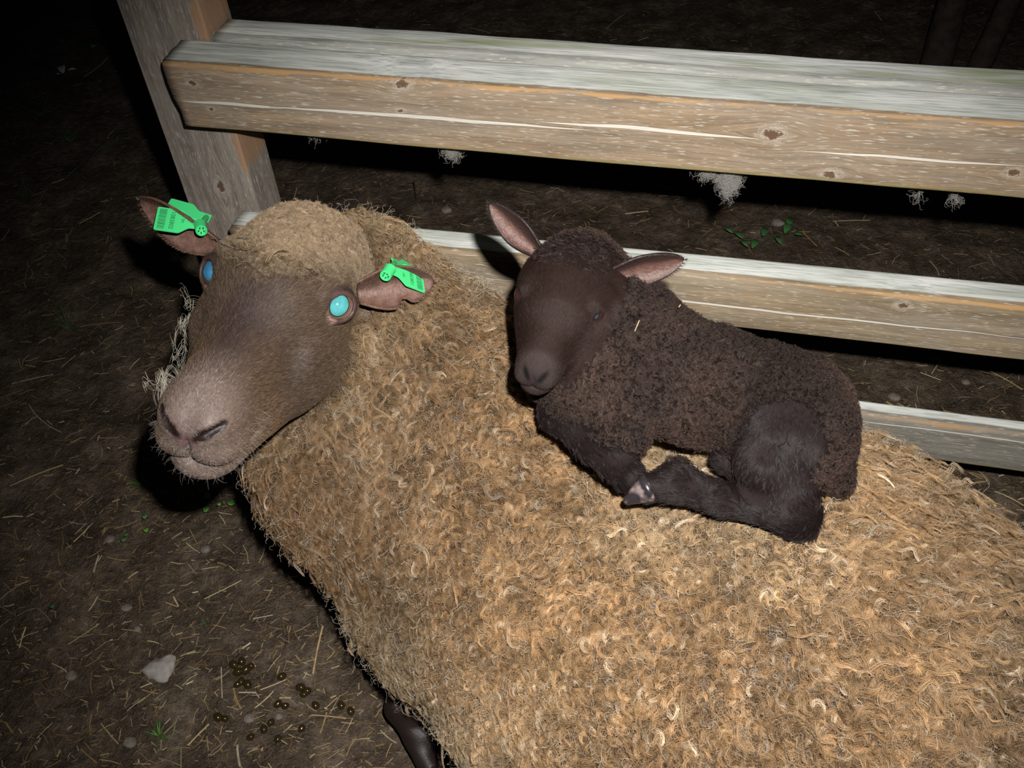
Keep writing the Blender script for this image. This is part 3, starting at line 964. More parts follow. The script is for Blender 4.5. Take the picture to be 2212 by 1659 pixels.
# ------------------------------------------------------------------ hair, wool
def hair_multi(name, groups, mat, parent):
    """groups of (P (n,K,3), R (n,K), colour (n,3)) grown as one curves object"""
    hc = bpy.data.hair_curves.new(name)
    sizes = []
    for P, R, c in groups: sizes += [P.shape[1]] * len(P)
    hc.add_curves(sizes)
    hc.position_data.foreach_set('vector', np.concatenate([np.asarray(P, np.float32).ravel() for P, R, c in groups]))
    ra = hc.attributes.get('radius') or hc.attributes.new('radius', 'FLOAT', 'POINT')
    ra.data.foreach_set('value', np.concatenate([np.asarray(R, np.float32).ravel() for P, R, c in groups]))
    a = hc.attributes.new('tint', 'FLOAT_COLOR', 'CURVE')
    cc_ = np.concatenate([np.broadcast_to(c, (len(P), 3)) for P, R, c in groups])
    c4 = np.ones((len(cc_), 4), np.float32); c4[:, :3] = cc_
    a.data.foreach_set('color', c4.ravel())
    hc.materials.append(mat)
    o = bpy.data.objects.new(name, hc); col.objects.link(o)
    adopt(o, parent)
    return o


def hair_obj(name, P, R, colr, mat, parent):
    return hair_multi(name, [(P, R, colr)], mat, parent)


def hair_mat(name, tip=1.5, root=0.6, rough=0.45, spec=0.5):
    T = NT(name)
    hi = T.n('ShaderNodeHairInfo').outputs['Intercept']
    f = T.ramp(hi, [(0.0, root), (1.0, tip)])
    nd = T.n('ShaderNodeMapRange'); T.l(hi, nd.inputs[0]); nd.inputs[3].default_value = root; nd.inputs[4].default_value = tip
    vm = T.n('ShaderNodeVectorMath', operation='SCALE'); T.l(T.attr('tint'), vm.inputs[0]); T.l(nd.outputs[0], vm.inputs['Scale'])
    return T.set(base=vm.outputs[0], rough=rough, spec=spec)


def tangent(N, D):
    D = D - N * (N * D).sum(1, keepdims=True)
    return nrm(D)


def curls(P0, N0, T0, rng, nh, K, height, curl_r, turns, root_r, tip_r, hair_r, flat_=0.7, lean=0.3, frizz=0.0006, wave=0.0):
    """locks: every root point grows a guide that rises, leans along T0 and coils; nh hairs follow it"""
    n = len(P0)
    E2 = np.cross(N0, T0)
    ang = rng.normal(0, 0.7, n)
    A = T0 * np.cos(ang)[:, None] + E2 * np.sin(ang)[:, None]
    B = np.cross(N0, A) * rng.choice([-1, 1], n)[:, None]
    B = nrm(B * flat_ + N0 * (1 - flat_) * rng.normal(0.3, 0.8, n)[:, None])
    tr = turns * rng.uniform(0.6, 1.35, n); cr = curl_r * rng.uniform(0.55, 1.4, n); hg = height * rng.uniform(0.7, 1.25, n)
    s = np.linspace(0, 1, K)
    rep_ = lambda x: np.repeat(x, nh, axis=0)
    th = 2 * math.pi * rep_(tr)[:, None] * s[None] * (1 + rng.normal(0, 0.06, (n * nh, 1)))
    rr = rep_(cr)[:, None] * (1 - 0.35 * s[None]) * (1 + rng.normal(0, 0.10, (n * nh, 1)))
    a = rr * np.sin(th); b = rr * (1 - np.cos(th))
    h = rep_(hg)[:, None] * (1 - (1 - s[None]) ** 1.8)
    ln = rep_(hg)[:, None] * lean * s[None] ** 1.4
    # disc offsets
    u = np.sqrt(rng.random(n * nh)) ; w_ = rng.random(n * nh) * 2 * math.pi
    ox = u * np.cos(w_); oy = u * np.sin(w_)
    sp = root_r * (1 - s[None] ** 0.7) + tip_r * s[None] ** 0.7
    G = rep_(P0)[:, None, :] + rep_(N0)[:, None] * (h - 0.001)[..., None] + rep_(T0)[:, None] * ln[..., None] + rep_(A)[:, None] * a[..., None] + rep_(B)[:, None] * b[..., None]
    if wave > 0:
        wv = wave * np.sin(s[None] * 2 * math.pi * rep_(rng.uniform(1.2, 2.4, n))[:, None] + rep_(rng.random(n) * 6.28)[:, None]) * s[None]
        G = G + rep_(E2)[:, None] * wv[..., None]
    G = G + rep_(T0)[:, None] * (sp * ox[:, None])[..., None] + rep_(E2)[:, None] * (sp * oy[:, None])[..., None] + rep_(N0)[:, None] * (sp * 0.5 * (u - 0.5)[:, None])[..., None] * s[None, :, None]
    G = G + rng.normal(0, frizz, G.shape) * s[None, :, None]
    R = hair_r * (1 - 0.55 * s[None] ** 2) * rng.uniform(0.7, 1.3, (n * nh, 1))
    return G, R


def keep_visible(P, N, lim=-0.35):
    return (N * nrm(CAM - P)).sum(1) > lim


RNG = np.random.default_rng(11)


def ewe_roots(n, want):
    """roots on the ewe; want(p) returns density"""
    P = scatter(EWV, EWF, n, RNG, want)
    N = grad(ewe_fn, P, 0.003)
    k = keep_visible(P, N)
    P, N = P[k], N[k]
    inside = lamb_fn(P + N * 0.012, False) < -0.001
    return P[~inside], N[~inside]


def cap_zone(p):
    q = e_loc(p)
    return (1 - face_mask(p)) * (ewe_head(q) < 0.012) * (q[:, 1] > -0.015) * (q[:, 2] > -0.055)


def skull_zone(p):
    q = e_loc(p)
    return (ewe_head(q) < 0.016) * (q[:, 1] > 0.02) * (q[:, 1] < 0.2) * (np.abs(q[:, 0]) > 0.035) * (q[:, 2] > -0.075) * 1.0


def wool_density(p): return (1 - face_mask(p)) * (p[:, 2] > 0.045) * (1 - leg_zone(p)) * (1 - cap_zone(p)) * (1 - skull_zone(p))
def leg_zone(p): return (foreleg(p) < 0.004).astype(float)


def comb(P):
    """direction in which the coat lies"""
    base = np.tile(np.array([[0.55, -0.35, -0.55]]), (len(P), 1))
    down = np.array([[-0.15, -0.35, -0.95]])
    kf = np.clip((-0.30 - P[:, 0]) / 0.15, 0, 1)[:, None]
    d = base * (1 - kf) + down * kf
    return d + 0.9 * np.stack([noise3(P, 14, s_) for s_ in (61, 62, 63)], 1)


def wool_colour(P, rng, n):
    g = fbm(P, 5, 3, 71)[:, None]; g2 = noise3(P, 45, 77)[:, None]
    orange = np.array([[0.205, 0.128, 0.068]]); beige = np.array([[0.25, 0.185, 0.118]]); grey = np.array([[0.20, 0.168, 0.130]])
    k = np.clip(0.5 + g * 1.6, 0, 1); c = orange * k + beige * (1 - k)
    kl = np.clip((0.22 - P[:, 2]) / 0.14, 0, 1)[:, None] * 0.7
    kl = np.maximum(kl, np.clip((P[:, 0] - 0.15) / 0.3, 0, 1)[:, None] * 0.35)
    c = c * (1 - kl) + grey * kl
    kr = np.clip(1 - np.linalg.norm(P - [-0.46, 0.62, 0.36], axis=1) / 0.16, 0, 1)[:, None]      # rusty throat
    c = c * (1 - 0.6 * kr) + np.array([[0.15, 0.082, 0.045]]) * 0.6 * kr
    c = c * (1 + 0.45 * fbm(P, 7, 3, 177)[:, None])
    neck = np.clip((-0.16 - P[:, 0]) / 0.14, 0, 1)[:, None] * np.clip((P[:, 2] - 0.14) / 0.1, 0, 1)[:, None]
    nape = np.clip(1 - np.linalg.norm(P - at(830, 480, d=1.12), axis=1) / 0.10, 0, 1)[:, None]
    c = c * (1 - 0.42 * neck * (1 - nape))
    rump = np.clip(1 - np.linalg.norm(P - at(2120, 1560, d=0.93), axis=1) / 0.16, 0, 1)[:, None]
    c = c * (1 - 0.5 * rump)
    c = c * np.array([[0.98, 0.94, 0.84]])
    pale = (rng.random((n, 1)) < 0.08)
    c = np.where(pale, c * 0.6 + np.array([[0.20, 0.168, 0.125]]) * (1 - 0.35 * neck), c)
    return c * np.exp(rng.normal(0, 0.24, (n, 1))) * (1 + 0.3 * g2)


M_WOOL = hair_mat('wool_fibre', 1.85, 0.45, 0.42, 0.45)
q = HAIR
groups = []
# dense fuzzy undercoat
P0, N0 = ewe_roots(int(360000 * q), wool_density)
T0 = tangent(N0, comb(P0) + RNG.normal(0, 0.9, P0.shape))
G, R = curls(P0, N0, T0, RNG, 1, 5, 0.012, 0.004, 0.8, 0, 0, 0.00014, 0.6, 0.6, 0.0010)
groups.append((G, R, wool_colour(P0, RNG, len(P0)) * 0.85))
# tight ringlets over neck, shoulder and flank
P0, N0 = ewe_roots(int(38000 * q), lambda p: wool_density(p) * np.clip(1.25 - 1.5 * np.clip((p[:, 0] - 0.05) / 0.4, 0, 1), 0.25, 1))
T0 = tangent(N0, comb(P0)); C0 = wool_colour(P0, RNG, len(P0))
nh = 17
G, R = curls(P0, N0, T0, RNG, nh, 9, 0.015, 0.0041, 0.95, 0.0040, 0.0014, 0.000085, 0.70, 0.5, 0.0003)
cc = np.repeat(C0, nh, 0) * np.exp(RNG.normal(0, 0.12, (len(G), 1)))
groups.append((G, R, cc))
# longer wavy locks towards the rump and along the far side
P0, N0 = ewe_roots(int(9000 * q), lambda p: wool_density(p) * (0.12 + np.clip((p[:, 0] - 0.05) / 0.25, 0, 1)))
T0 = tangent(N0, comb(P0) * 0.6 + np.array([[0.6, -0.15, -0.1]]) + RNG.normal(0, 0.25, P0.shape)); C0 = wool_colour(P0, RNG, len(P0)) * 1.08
nh = 17
G, R = curls(P0, N0, T0, RNG, nh, 11, 0.020, 0.0075, 0.75, 0.0055, 0.0012, 0.00009, 0.8, 1.5, 0.0003, 0.004)
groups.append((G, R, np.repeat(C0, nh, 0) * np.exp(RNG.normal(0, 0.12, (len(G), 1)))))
# hanging locks on throat, nape and brisket
P0, N0 = ewe_roots(int(5200 * q), lambda p: wool_density(p) * (np.clip(1 - np.linalg.norm(p - [-0.42, 0.68, 0.40], axis=1) / 0.20, 0, 1) ** 0.5 + 0.5 * (p[:, 2] < 0.16)))
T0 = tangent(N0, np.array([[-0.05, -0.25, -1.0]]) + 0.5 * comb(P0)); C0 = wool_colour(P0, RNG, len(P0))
nh = 15
G, R = curls(P0, N0, T0, RNG, nh, 11, 0.018, 0.0055, 1.0, 0.0050, 0.0010, 0.00009, 0.8, 1.3, 0.0003, 0.003)
groups.append((G, R, np.repeat(C0, nh, 0) * np.exp(RNG.normal(0, 0.12, (len(G), 1)))))
# single pale fly-away hairs
P0, N0 = ewe_roots(int(18000 * q), wool_density)
T0 = tangent(N0, comb(P0) + RNG.normal(0, 0.7, P0.shape))
G, R = curls(P0, N0, T0, RNG, 1, 12, 0.020, 0.0060, 0.65, 0.001, 0.0006, 0.00012, 0.5, 0.9, 0.0008, 0.002)
groups.append((G, R, np.tile([[0.30, 0.26, 0.20]], (len(G), 1)) * np.exp(RNG.normal(0, 0.15, (len(G), 1)))))
# pale wisps of neck wool showing past the far cheek
NV = grad(ewe_fn, EWV[::3], 0.003); rel = (EWV[::3] - CAM) @ RC
pxv = 1106 + F * rel[:, 0] / rel[:, 2]; pyv = 829.5 + F * rel[:, 1] / rel[:, 2]; qv = e_loc(EWV[::3])
cand = np.nonzero((pyv > 665) & (pyv < 850) & (pxv < 470) & (qv[:, 0] < -0.02) & (NV @ (-RC[:, 0]) > 0.35) & (NV @ RC[:, 2] > -0.15) & (qv[:, 1] < 0.24))[0]
cand = RNG.choice(cand, 46, replace=False) if len(cand) > 46 else cand
P0 = EWV[::3][cand]; N0 = nrm(NV[cand] * 0.4 - RC[:, 0] * 1.0 - RC[:, 2] * 0.1)
T0 = tangent(N0, np.tile([[0.0, -0.3, -0.5]], (len(P0), 1)) + RNG.normal(0, 0.6, P0.shape))
G, R = curls(P0, N0, T0, RNG, 5, 16, 0.018, 0.0056, 1.5, 0.004, 0.0060, 0.00009, 0.6, 0.7, 0.0004, 0.006)
groups.append((G, R, np.tile([[0.40, 0.36, 0.29]], (len(G), 1))))
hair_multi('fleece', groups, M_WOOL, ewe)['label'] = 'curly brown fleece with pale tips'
# woolly cap between the ears
capd = cap_zone
P0, N0 = ewe_roots(int(11000 * q), capd)
ql = e_loc(P0)
lim_ = np.where(ql[:, 2] > -0.030, 0.132 - 0.81 * np.abs(ql[:, 0]), 0.06)
far_ = np.clip((lim_ + 0.012 - ql[:, 1]) / 0.055, 0.0, 1) * np.clip(1.25 - np.abs(ql[:, 0]) / 0.062, 0.15, 1)
T0 = tangent(N0, np.tile(EV[None], (len(P0), 1)) + RNG.normal(0, 0.7, P0.shape))
nh = 8
G, R = curls(P0, N0, T0, RNG, nh, 9, 0.0025 + 0.0060 * far_, 0.0010 + 0.0020 * far_, 0.9, 0.0032, 0.0014, 0.00010, 0.6, 0.9, 0.0006)
C0 = (0.40 + 0.60 * far_[:, None] ** 0.6) * np.tile([[0.215, 0.155, 0.098]], (len(P0), 1)) * np.exp(RNG.normal(0, 0.25, (len(P0), 1)))
hair_obj('forelock', G, R, np.repeat(C0, nh, 0), M_WOOL, ewe)


def sleek(P0, N0, D, rng, length, lift, hair_r, K=4, jit=0.25):
    n = len(P0)
    Tn = tangent(N0, D + rng.normal(0, jit, P0.shape))
    L = length * rng.uniform(0.6, 1.3, n)
    s = np.linspace(0, 1, K)[None, :, None]
    G = P0[:, None] + Tn[:, None] * (L[:, None, None] * s) + N0[:, None] * (L[:, None, None] * (lift * s - lift * 0.45 * s ** 2) - 0.0004)
    R = np.broadcast_to(hair_r * (1 - 0.75 * s[..., 0]), (n, K)) * rng.uniform(0.7, 1.3, (n, 1))
    return G, R


M_COAT = hair_mat('short_face_hair', 1.5, 0.7, 0.38, 0.5)
P0, N0 = ewe_roots(int(120000 * q), lambda p: np.maximum(face_mask(p), skull_zone(p)))
ql = e_loc(P0)
ev_ = mir(ql) - EYE_C
clear = (np.linalg.norm(ev_ - [0, 0.0020, 0.0010], axis=1) > 0.0190) & (ewe_nostril(mir(ql)) > 0.0012) & (np.linalg.norm((ql - [0, 0.294, -0.0615]) / [0.011, 0.02, 0.009], axis=1) > 1)
P0, N0, ql = P0[clear], N0[clear], ql[clear]
D = np.tile(-EV[None], (len(P0), 1)) + 0.5 * (ql[:, :1] * 10) * EU[None] - 0.25 * ED[None]
mz = np.clip((ql[:, 1] - 0.215) / 0.035, 0, 1)[:, None]
br = np.clip(1.3 - np.abs(ql[:, 0]) / 0.022, 0, 1)[:, None] * (1 - mz) * np.clip((ql[:, 1] - 0.125) / 0.03, 0, 1)[:, None]
tanv = np.clip((ql[:, 1] - 0.18) / 0.05, 0, 1)[:, None] * np.clip(np.abs(ql[:, 0]) / 0.04, 0, 1)[:, None]
C0 = np.array([[0.068, 0.0465, 0.033]]) * (1 - br * np.array([[0.66, 0.70, 0.60]])) * (1 - mz) + np.array([[0.165, 0.130, 0.112]]) * mz * (1 - 0.5 * np.clip(np.abs(ql[:, :1]) / 0.035, 0, 1))
C0 = C0 + tanv * np.array([[0.045, 0.022, 0.004]])
fh = np.clip(1 - (ql[:, 1] - 0.10) / 0.07, 0, 1)[:, None]
C0 = C0 + fh * np.array([[0.035, 0.024, 0.012]])
C0 = C0 * np.exp(RNG.normal(0, 0.42, (len(P0), 1))) + (RNG.random((len(P0), 1)) < 0.08) * np.array([[0.07, 0.05, 0.03]]) * (1 - mz)
lenf = 0.0045 - 0.0022 * mz[:, 0] + 0.002 * fh[:, 0]
G, R = sleek(P0, N0, D, RNG, 1.0, 0.45, 0.00009)
G = P0[:, None] + (G - P0[:, None]) * lenf[:, None, None]
hair_obj('face_hair', G, R, C0, M_COAT, ewe)
# whiskers on lips and chin
P0, N0 = ewe_roots(420, lambda p: (e_loc(p)[:, 1] > 0.225) * (e_loc(p)[:, 2] < -0.060) * (face_mask(p) > 0.5))
G, R = sleek(P0, N0, -np.tile(ED[None], (len(P0), 1)) * 0.6 - 0.3 * EV[None], RNG, 0.008, 1.5, 0.00004, 6, 0.3)
hair_obj('whiskers', G, R, np.tile([[0.40, 0.35, 0.31]], (len(P0), 1)), M_COAT, ewe)
# short eyelashes
for sgn in (-1, 1):
    t = RNG.uniform(0.45, 0.95, 60) * math.pi
    nl = nrm([0.66, 0.62, 0.36]); la = nrm(np.array([0, -1.0, 0]) - nl * (nl @ [0, -1.0, 0])); lb = np.cross(nl, la); lb = lb if lb[2] > 0 else -lb
    t = RNG.uniform(-0.35, 1.25, 60)
    loc = EYE_C + nl * 0.0075 + 0.0150 * (np.cos(t)[:, None] * la + np.sin(t)[:, None] * lb); loc[:, 0] *= sgn
    P0 = e_wor(loc); N0 = nrm((loc - EYE_C * [sgn, 1, 1]) @ EM.T)
    G, R = sleek(P0, N0, np.tile(ED[None] * 0.8, (60, 1)), RNG, 0.006, 1.0, 0.00010, 6, 0.15)
    hair_obj('eyelashes', G, R, np.tile([[0.03, 0.02, 0.015]], (60, 1)), M_COAT, ewe)


# lamb coat -------------------------------------------------------------------
def lamb_roots(n, want):
    P = scatter(LAV, LAF, n, RNG, want)
    N = grad(lamb_fn, P, 0.0015)
    k = keep_visible(P, N, -0.3)
    return P[k], N[k]


def lm_all(p): return lamb_mask(p)
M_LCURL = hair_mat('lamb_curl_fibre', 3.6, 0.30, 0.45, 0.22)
M_LSLEEK = hair_mat('lamb_sleek_hair', 1.6, 0.5, 0.34, 0.19)
P0, N0 = lamb_roots(int(30000 * q), lambda p: np.clip(1 - lm_all(p)[0] - lm_all(p)[1], 0, 1))
T0 = tangent(N0, np.array([[0.5, 0.2, -0.6]]) + RNG.normal(0, 0.6, P0.shape))
nh = 8
G, R = curls(P0, N0, T0, RNG, nh, 9, 0.0055, 0.0017, 1.2, 0.0020, 0.0005, 0.00010, 0.7, 0.4, 0.0003)
k = np.clip(0.5 + fbm(P0, 18, 3, 91) * 1.4, 0, 1)[:, None]
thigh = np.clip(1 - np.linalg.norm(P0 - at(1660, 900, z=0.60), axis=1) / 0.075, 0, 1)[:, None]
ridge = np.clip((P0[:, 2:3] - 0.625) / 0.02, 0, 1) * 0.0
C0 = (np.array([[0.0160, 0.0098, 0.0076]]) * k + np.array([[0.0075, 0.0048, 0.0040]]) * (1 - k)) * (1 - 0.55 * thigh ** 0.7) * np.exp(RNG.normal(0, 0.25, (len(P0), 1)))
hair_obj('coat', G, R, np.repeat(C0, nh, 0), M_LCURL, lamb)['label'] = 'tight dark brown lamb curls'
P0, N0 = lamb_roots(int(45000 * q), lambda p: lm_all(p)[0])
ql = l_loc(P0)
ok = (np.linalg.norm((mir(ql) - LEYE - [0, 0.002, 0.0]) * [0.9, 1.0, 2.0], axis=1) > 0.0105) & (np.linalg.norm((ql - [0, 0.143, -0.0365]) / [0.010, 0.012, 0.008], axis=1) > 1) & (sd_cone(mir(ql), (0.0026, 0.1465, -0.0415), (0.0125, 0.1390, -0.0280), 0.0013, 0.0023) > 0.002)
P0, N0, ql = P0[ok], N0[ok], ql[ok]
mz = np.clip((ql[:, 1] - 0.112) / 0.02, 0, 1)[:, None]
G, R = sleek(P0, N0, -np.tile(LV[None], (len(P0), 1)) + 8 * ql[:, :1] * LU[None], RNG, 0.0045, 0.5, 0.00008)
G = P0[:, None] + (G - P0[:, None]) * (1 - 0.6 * mz)[:, None]
C0 = (np.array([[0.0145, 0.0083, 0.0067]]) * (1 - mz) + np.array([[0.026, 0.018, 0.0165]]) * mz) * np.exp(RNG.normal(0, 0.3, (len(P0), 1)))
hair_obj('face_hair', G, R, C0, M_LSLEEK, lamb)
P0, N0 = lamb_roots(int(80000 * q), lambda p: lm_all(p)[1])
nh_ = sd_cone(P0, at(1385, 1062, z=0.551), at(1358, 1072, z=0.547), 0.0135, 0.0135) > 0
P0, N0 = P0[nh_], N0[nh_]
hkp = at(1722, 1105, z=0.545); D = np.tile(nrm(at(1480, 1050, z=0.55) - hkp)[None], (len(P0), 1))
fl_ = np.clip((-0.045 - P0[:, 0]) / 0.02, 0, 1)[:, None]
D = D * (1 - fl_) + fl_ * nrm(at(1360, 1015, z=0.548) - at(1200, 880, z=0.56))[None]
th_ = (np.linalg.norm(P0 - at(1680, 980, z=0.585), axis=1) < 0.05)[:, None]
D = np.where(th_, np.array([[-0.1, -0.6, -0.8]]), D)
D = D + 0.45 * np.stack([noise3(P0, 55, s_) for s_ in (5, 6, 7)], 1)
G, R = sleek(P0, N0, D, RNG, 0.0070, 0.18, 0.00009, 5, 0.12)
lg_ = [(G, R, np.tile([[0.0085, 0.006, 0.006]], (len(P0), 1)) * np.exp(RNG.normal(0, 0.35, (len(P0), 1))))]
T0 = tangent(N0, D + RNG.normal(0, 0.25, D.shape)); kk = RNG.random(len(P0)) < 0.05
G, R = curls(P0[kk], N0[kk], T0[kk], RNG, 7, 6, 0.0016, 0.0055, 0.18, 0.0014, 0.0004, 0.00009, 0.6, 3.2, 0.0002)
lg_.append((G, R, np.tile([[0.012, 0.0085, 0.0085]], (len(G), 1)) * np.exp(RNG.normal(0, 0.35, (len(G), 1)))))
hair_multi('leg_hair', lg_, M_LSLEEK, lamb)
# top-knot of longer wet-looking curls on the lamb's poll
P0, N0 = lamb_roots(int(800 * q), lambda p: (np.linalg.norm((l_loc(p) - [0, 0.012, 0.0]) / [0.036, 0.030, 0.03], axis=1) < 1).astype(float))
T0 = tangent(N0, np.tile(LV[None], (len(P0), 1)) + RNG.normal(0, 0.8, P0.shape))
G, R = curls(P0, N0, T0, RNG, 12, 8, 0.0022, 0.0050, 0.3, 0.0020, 0.0004, 0.00009, 0.8, 2.6, 0.0002)
hair_obj('forelock', G, R, np.tile([[0.018, 0.012, 0.011]], (len(G), 1)), M_LSLEEK, lamb)


def edge_hairs(pts, nor, fr, parent, length, colr, rng, n, mat, inner=True):
    """hairs along the rim and over the inside of an ear"""
    nu, nv = pts.shape[0] - 1, pts.shape[1] - 1
    ax, n0, s0, L = fr
    P = []; D = []; N = []
    for _ in range(n):
        i = rng.integers(1, nu + 1); sd = rng.choice([0, nv])
        if rng.random() < 0.35 and inner: j = rng.integers(0, nv + 1)
        else: j = sd
        P.append(pts[i, j] + nor[i, j] * 0.0012 * (1 if inner else -1)); N.append(nor[i, j] * (1 if rng.random() < 0.5 else -1))
        D.append(ax * 0.8 + (pts[i, j] - pts[i, nv // 2]) / (np.linalg.norm(pts[i, j] - pts[i, nv // 2]) + 1e-6) * 0.35)
    P, D, N = np.array(P), np.array(D), np.array(N)
    G, R = sleek(P, N, D, rng, length, 0.25, 0.00006, 5, 0.3)
    return hair_obj('ear_fringe', G, R, np.tile([colr], (n, 1)) * np.exp(rng.normal(0, 0.3, (n, 1))), mat, parent)


for (o_, e_, ln_, cl_, mt_, nn_) in ((ear_l, E1, 0.0036, (0.14, 0.08, 0.05), M_COAT, 1500), (ear_r, E2_, 0.0036, (0.14, 0.08, 0.05), M_COAT, 1500),
                                (lear_l, E3, 0.0036, (0.02, 0.013, 0.012), M_LSLEEK, 1500), (lear_r, E4, 0.0036, (0.02, 0.013, 0.012), M_LSLEEK, 1500)):
    edge_hairs(e_[0], e_[1], e_[2], o_, ln_, cl_, RNG, nn_, mt_)


# ------------------------------------------------------------------ ground
def ground_h(x, y):
    p = np.stack([x, y, np.zeros_like(x)], 1)
    return 0.012 * fbm(p, 4, 3, 31) + 0.0075 * fbm(p, 28, 3, 41) - 0.008


gx = graded([(-4.0, -1.3, 0.03), (-1.3, 1.0, 0.0075), (1.0, 3.0, 0.04)])
gy = graded([(-0.6, 0.1, 0.03), (0.1, 1.6, 0.0075), (1.6, 3.4, 0.015), (3.4, 7.0, 0.06)])
GX, GY = np.meshgrid(gx, gy, indexing='ij')
gz = ground_h(GX.ravel(), GY.ravel())
V = np.stack([GX.ravel(), GY.ravel(), gz], 1)
ny_ = len(gy)
I, J = np.meshgrid(np.arange(len(gx) - 1), np.arange(ny_ - 1), indexing='ij')
a = (I * ny_ + J).ravel()
Fq = np.stack([a, a + ny_, a + ny_ + 1, a + 1], 1)
T = NT('trodden_mud'); v = T.coords('Object')
n1 = T.noise(v, 13, 5, 0.65); n2 = T.noise(v, 70, 4, 0.65); n3 = T.noise(v, 320, 3, 0.6)
c = T.ramp(n1, [(0.3, (0.038, 0.026, 0.016)), (0.52, (0.098, 0.069, 0.046)), (0.72, (0.20, 0.155, 0.112))])
c = T.mix(T.ramp(n2, [(0.35, 0.75), (0.6, 0.0)]), c, (0.035, 0.024, 0.015))
c = T.mix(T.ramp(n3, [(0.58, 0.0), (0.75, 0.6)]), c, (0.26, 0.21, 0.15))
T.bump(T.m('ADD', T.m('MULTIPLY', n2, 1.0), T.m('MULTIPLY', n3, 0.45)), 0.010, 0.9)
M_MUD = T.set(base=c, rough=T.ramp(n1, [(0.35, 0.42), (0.6, 0.8)]), spec=0.35)
g = mesh_obj('floor', V, Fq, M_MUD)
tag(g, 'dark trodden mud of the sheep pen', 'ground', kind='structure')


# ------------------------------------------------------------------ fence
def plank(name, x0, x1, y0, y1, z0, z1, mat, parent, ends=(0, 0), seed=0, bev=0.006, wav=0.0015, nx=140, tilt=0.0, vertical=False):
    """long board with softened, slightly uneven arrises; ends = slant of each end"""
    rg = np.random.default_rng(seed)
    prof = []
    w_, h_ = y1 - y0, z1 - z0
    rc = [(y0, z0, 0), (y0, z1, 1), (y1, z1, 2), (y1, z0, 3)]
    arcs = {0: (math.pi, 1.5 * math.pi), 1: (math.pi, 0.5 * math.pi), 2: (0.5 * math.pi, 0), 3: (0, -0.5 * math.pi)}
    for (cy, cz, k) in rc:
        r = bev * (1.0 if k in (1, 2) else 0.6)
        oy = cy + (r if k in (0, 1) else -r); oz = cz + (r if k in (0, 3) else -r)
        a0 = {0: -0.5 * math.pi, 1: math.pi, 2: 0.5 * math.pi, 3: 0.0}[k]
        for s in range(4):
            a = a0 - s / 3 * math.pi / 2
            prof.append((oy + r * math.cos(a), oz + r * math.sin(a)))
        nxt = rc[(k + 1) % 4]
        nsub = 4
        p0 = prof[-1]; 
        nk_ = nxt[2]; rn = bev * (1.0 if nk_ in (1, 2) else 0.6)
        noy = nxt[0] + (rn if nk_ in (0, 1) else -rn); noz = nxt[1] + (rn if nk_ in (0, 3) else -rn)
        a = {0: -0.5 * math.pi, 1: math.pi, 2: 0.5 * math.pi, 3: 0.0}[nk_]
        p1 = (noy + rn * math.cos(a), noz + rn * math.sin(a))
        for s in range(1, nsub): prof.append((p0[0] + (p1[0] - p0[0]) * s / nsub, p0[1] + (p1[1] - p0[1]) * s / nsub))
    prof = np.array(prof); K = len(prof)
    X = np.linspace(x0, x1, nx)
    V = np.zeros((nx, K, 3))
    for i, x in enumerate(X):
        t = (x - x0) / (x1 - x0)
        V[i, :, 0] = x; V[i, :, 1] = prof[:, 0]; V[i, :, 2] = prof[:, 1] + tilt * (x - x0)
    P = V.reshape(-1, 3)
    P = P + wav * np.stack([0 * P[:, 0], fbm(P * [1, 4, 4], 3, 3, seed), fbm(P * [1, 4, 4], 3, 3, seed + 50)], 1)
    P = P + wav * 0.4 * np.stack([0 * P[:, 0], fbm(P * [0.5, 4, 4], 25, 2, seed + 7), fbm(P * [0.5, 4, 4], 25, 2, seed + 8)], 1)
    P[:K, 0] += (P[:K, 2] - z1) * ends[0] + 0.002 * noise3(P[:K] * [1, 1, 1], 90, seed)
    P[-K:, 0] += (P[-K:, 2] - z1) * ends[1]
    Fc = []
    for i in range(nx - 1):
        for k in range(K):
            a = i * K + k; b = i * K + (k + 1) % K
            Fc.append((a, b, b + K, a + K))
    Fc.append(tuple(range(K - 1, -1, -1))); Fc.append(tuple((nx - 1) * K + k for k in range(K)))
    if vertical: P = np.stack([P[:, 2], P[:, 1], P[:, 0]], 1); Fc = [f[::-1] for f in Fc]
    return mesh_obj(name, P, Fc, mat, parent, smooth=True)


fence = None
R1T, R1B = 0.669, 0.578
def zx(px, py): p = at(px, py, y=1.0); return p[0], p[2]
k1 = [(*zx(415, 180), 0.008), (*zx(868, 182), 0.012), (*zx(866, 240), 0.006), (*zx(1668, 290), 0.015), (*zx(1795, 378), 0.011), (*zx(2190, 374), 0.010), (*zx(456, 236), 0.005)]
c1 = [(zx(380, 216)[0], zx(640, 216)[0], zx(380, 216)[1], 0.006, 0.0022), (zx(560, 228)[0], zx(1290, 240)[0], zx(560, 228)[1], 0.004, 0.0024), (zx(1160, 262)[0], zx(1650, 285)[0], zx(1160, 262)[1], 0.004, 0.0024), (zx(1720, 322)[0], zx(2230, 355)[0], zx(1720, 322)[1], 0.0, 0.0016)]
k2 = [(*zx(1950, 660), 0.010), (*zx(1290, 600), 0.007)]
c2 = [(zx(1000, 605)[0], zx(2300, 720)[0], zx(1300, 630)[1] + 0.002, -0.004, 0.0016)]
M_R1 = wood('weathered_top_rail', 0, R1T, R1B, 1.0, k1, c1, seed=0.3, base=(0.33, 0.235, 0.15))
M_R2 = wood('weathered_mid_rail', 0, 0.424, 0.338, 1.0, k2, c2, seed=5.1, base=(0.31, 0.23, 0.14), green=0.1)
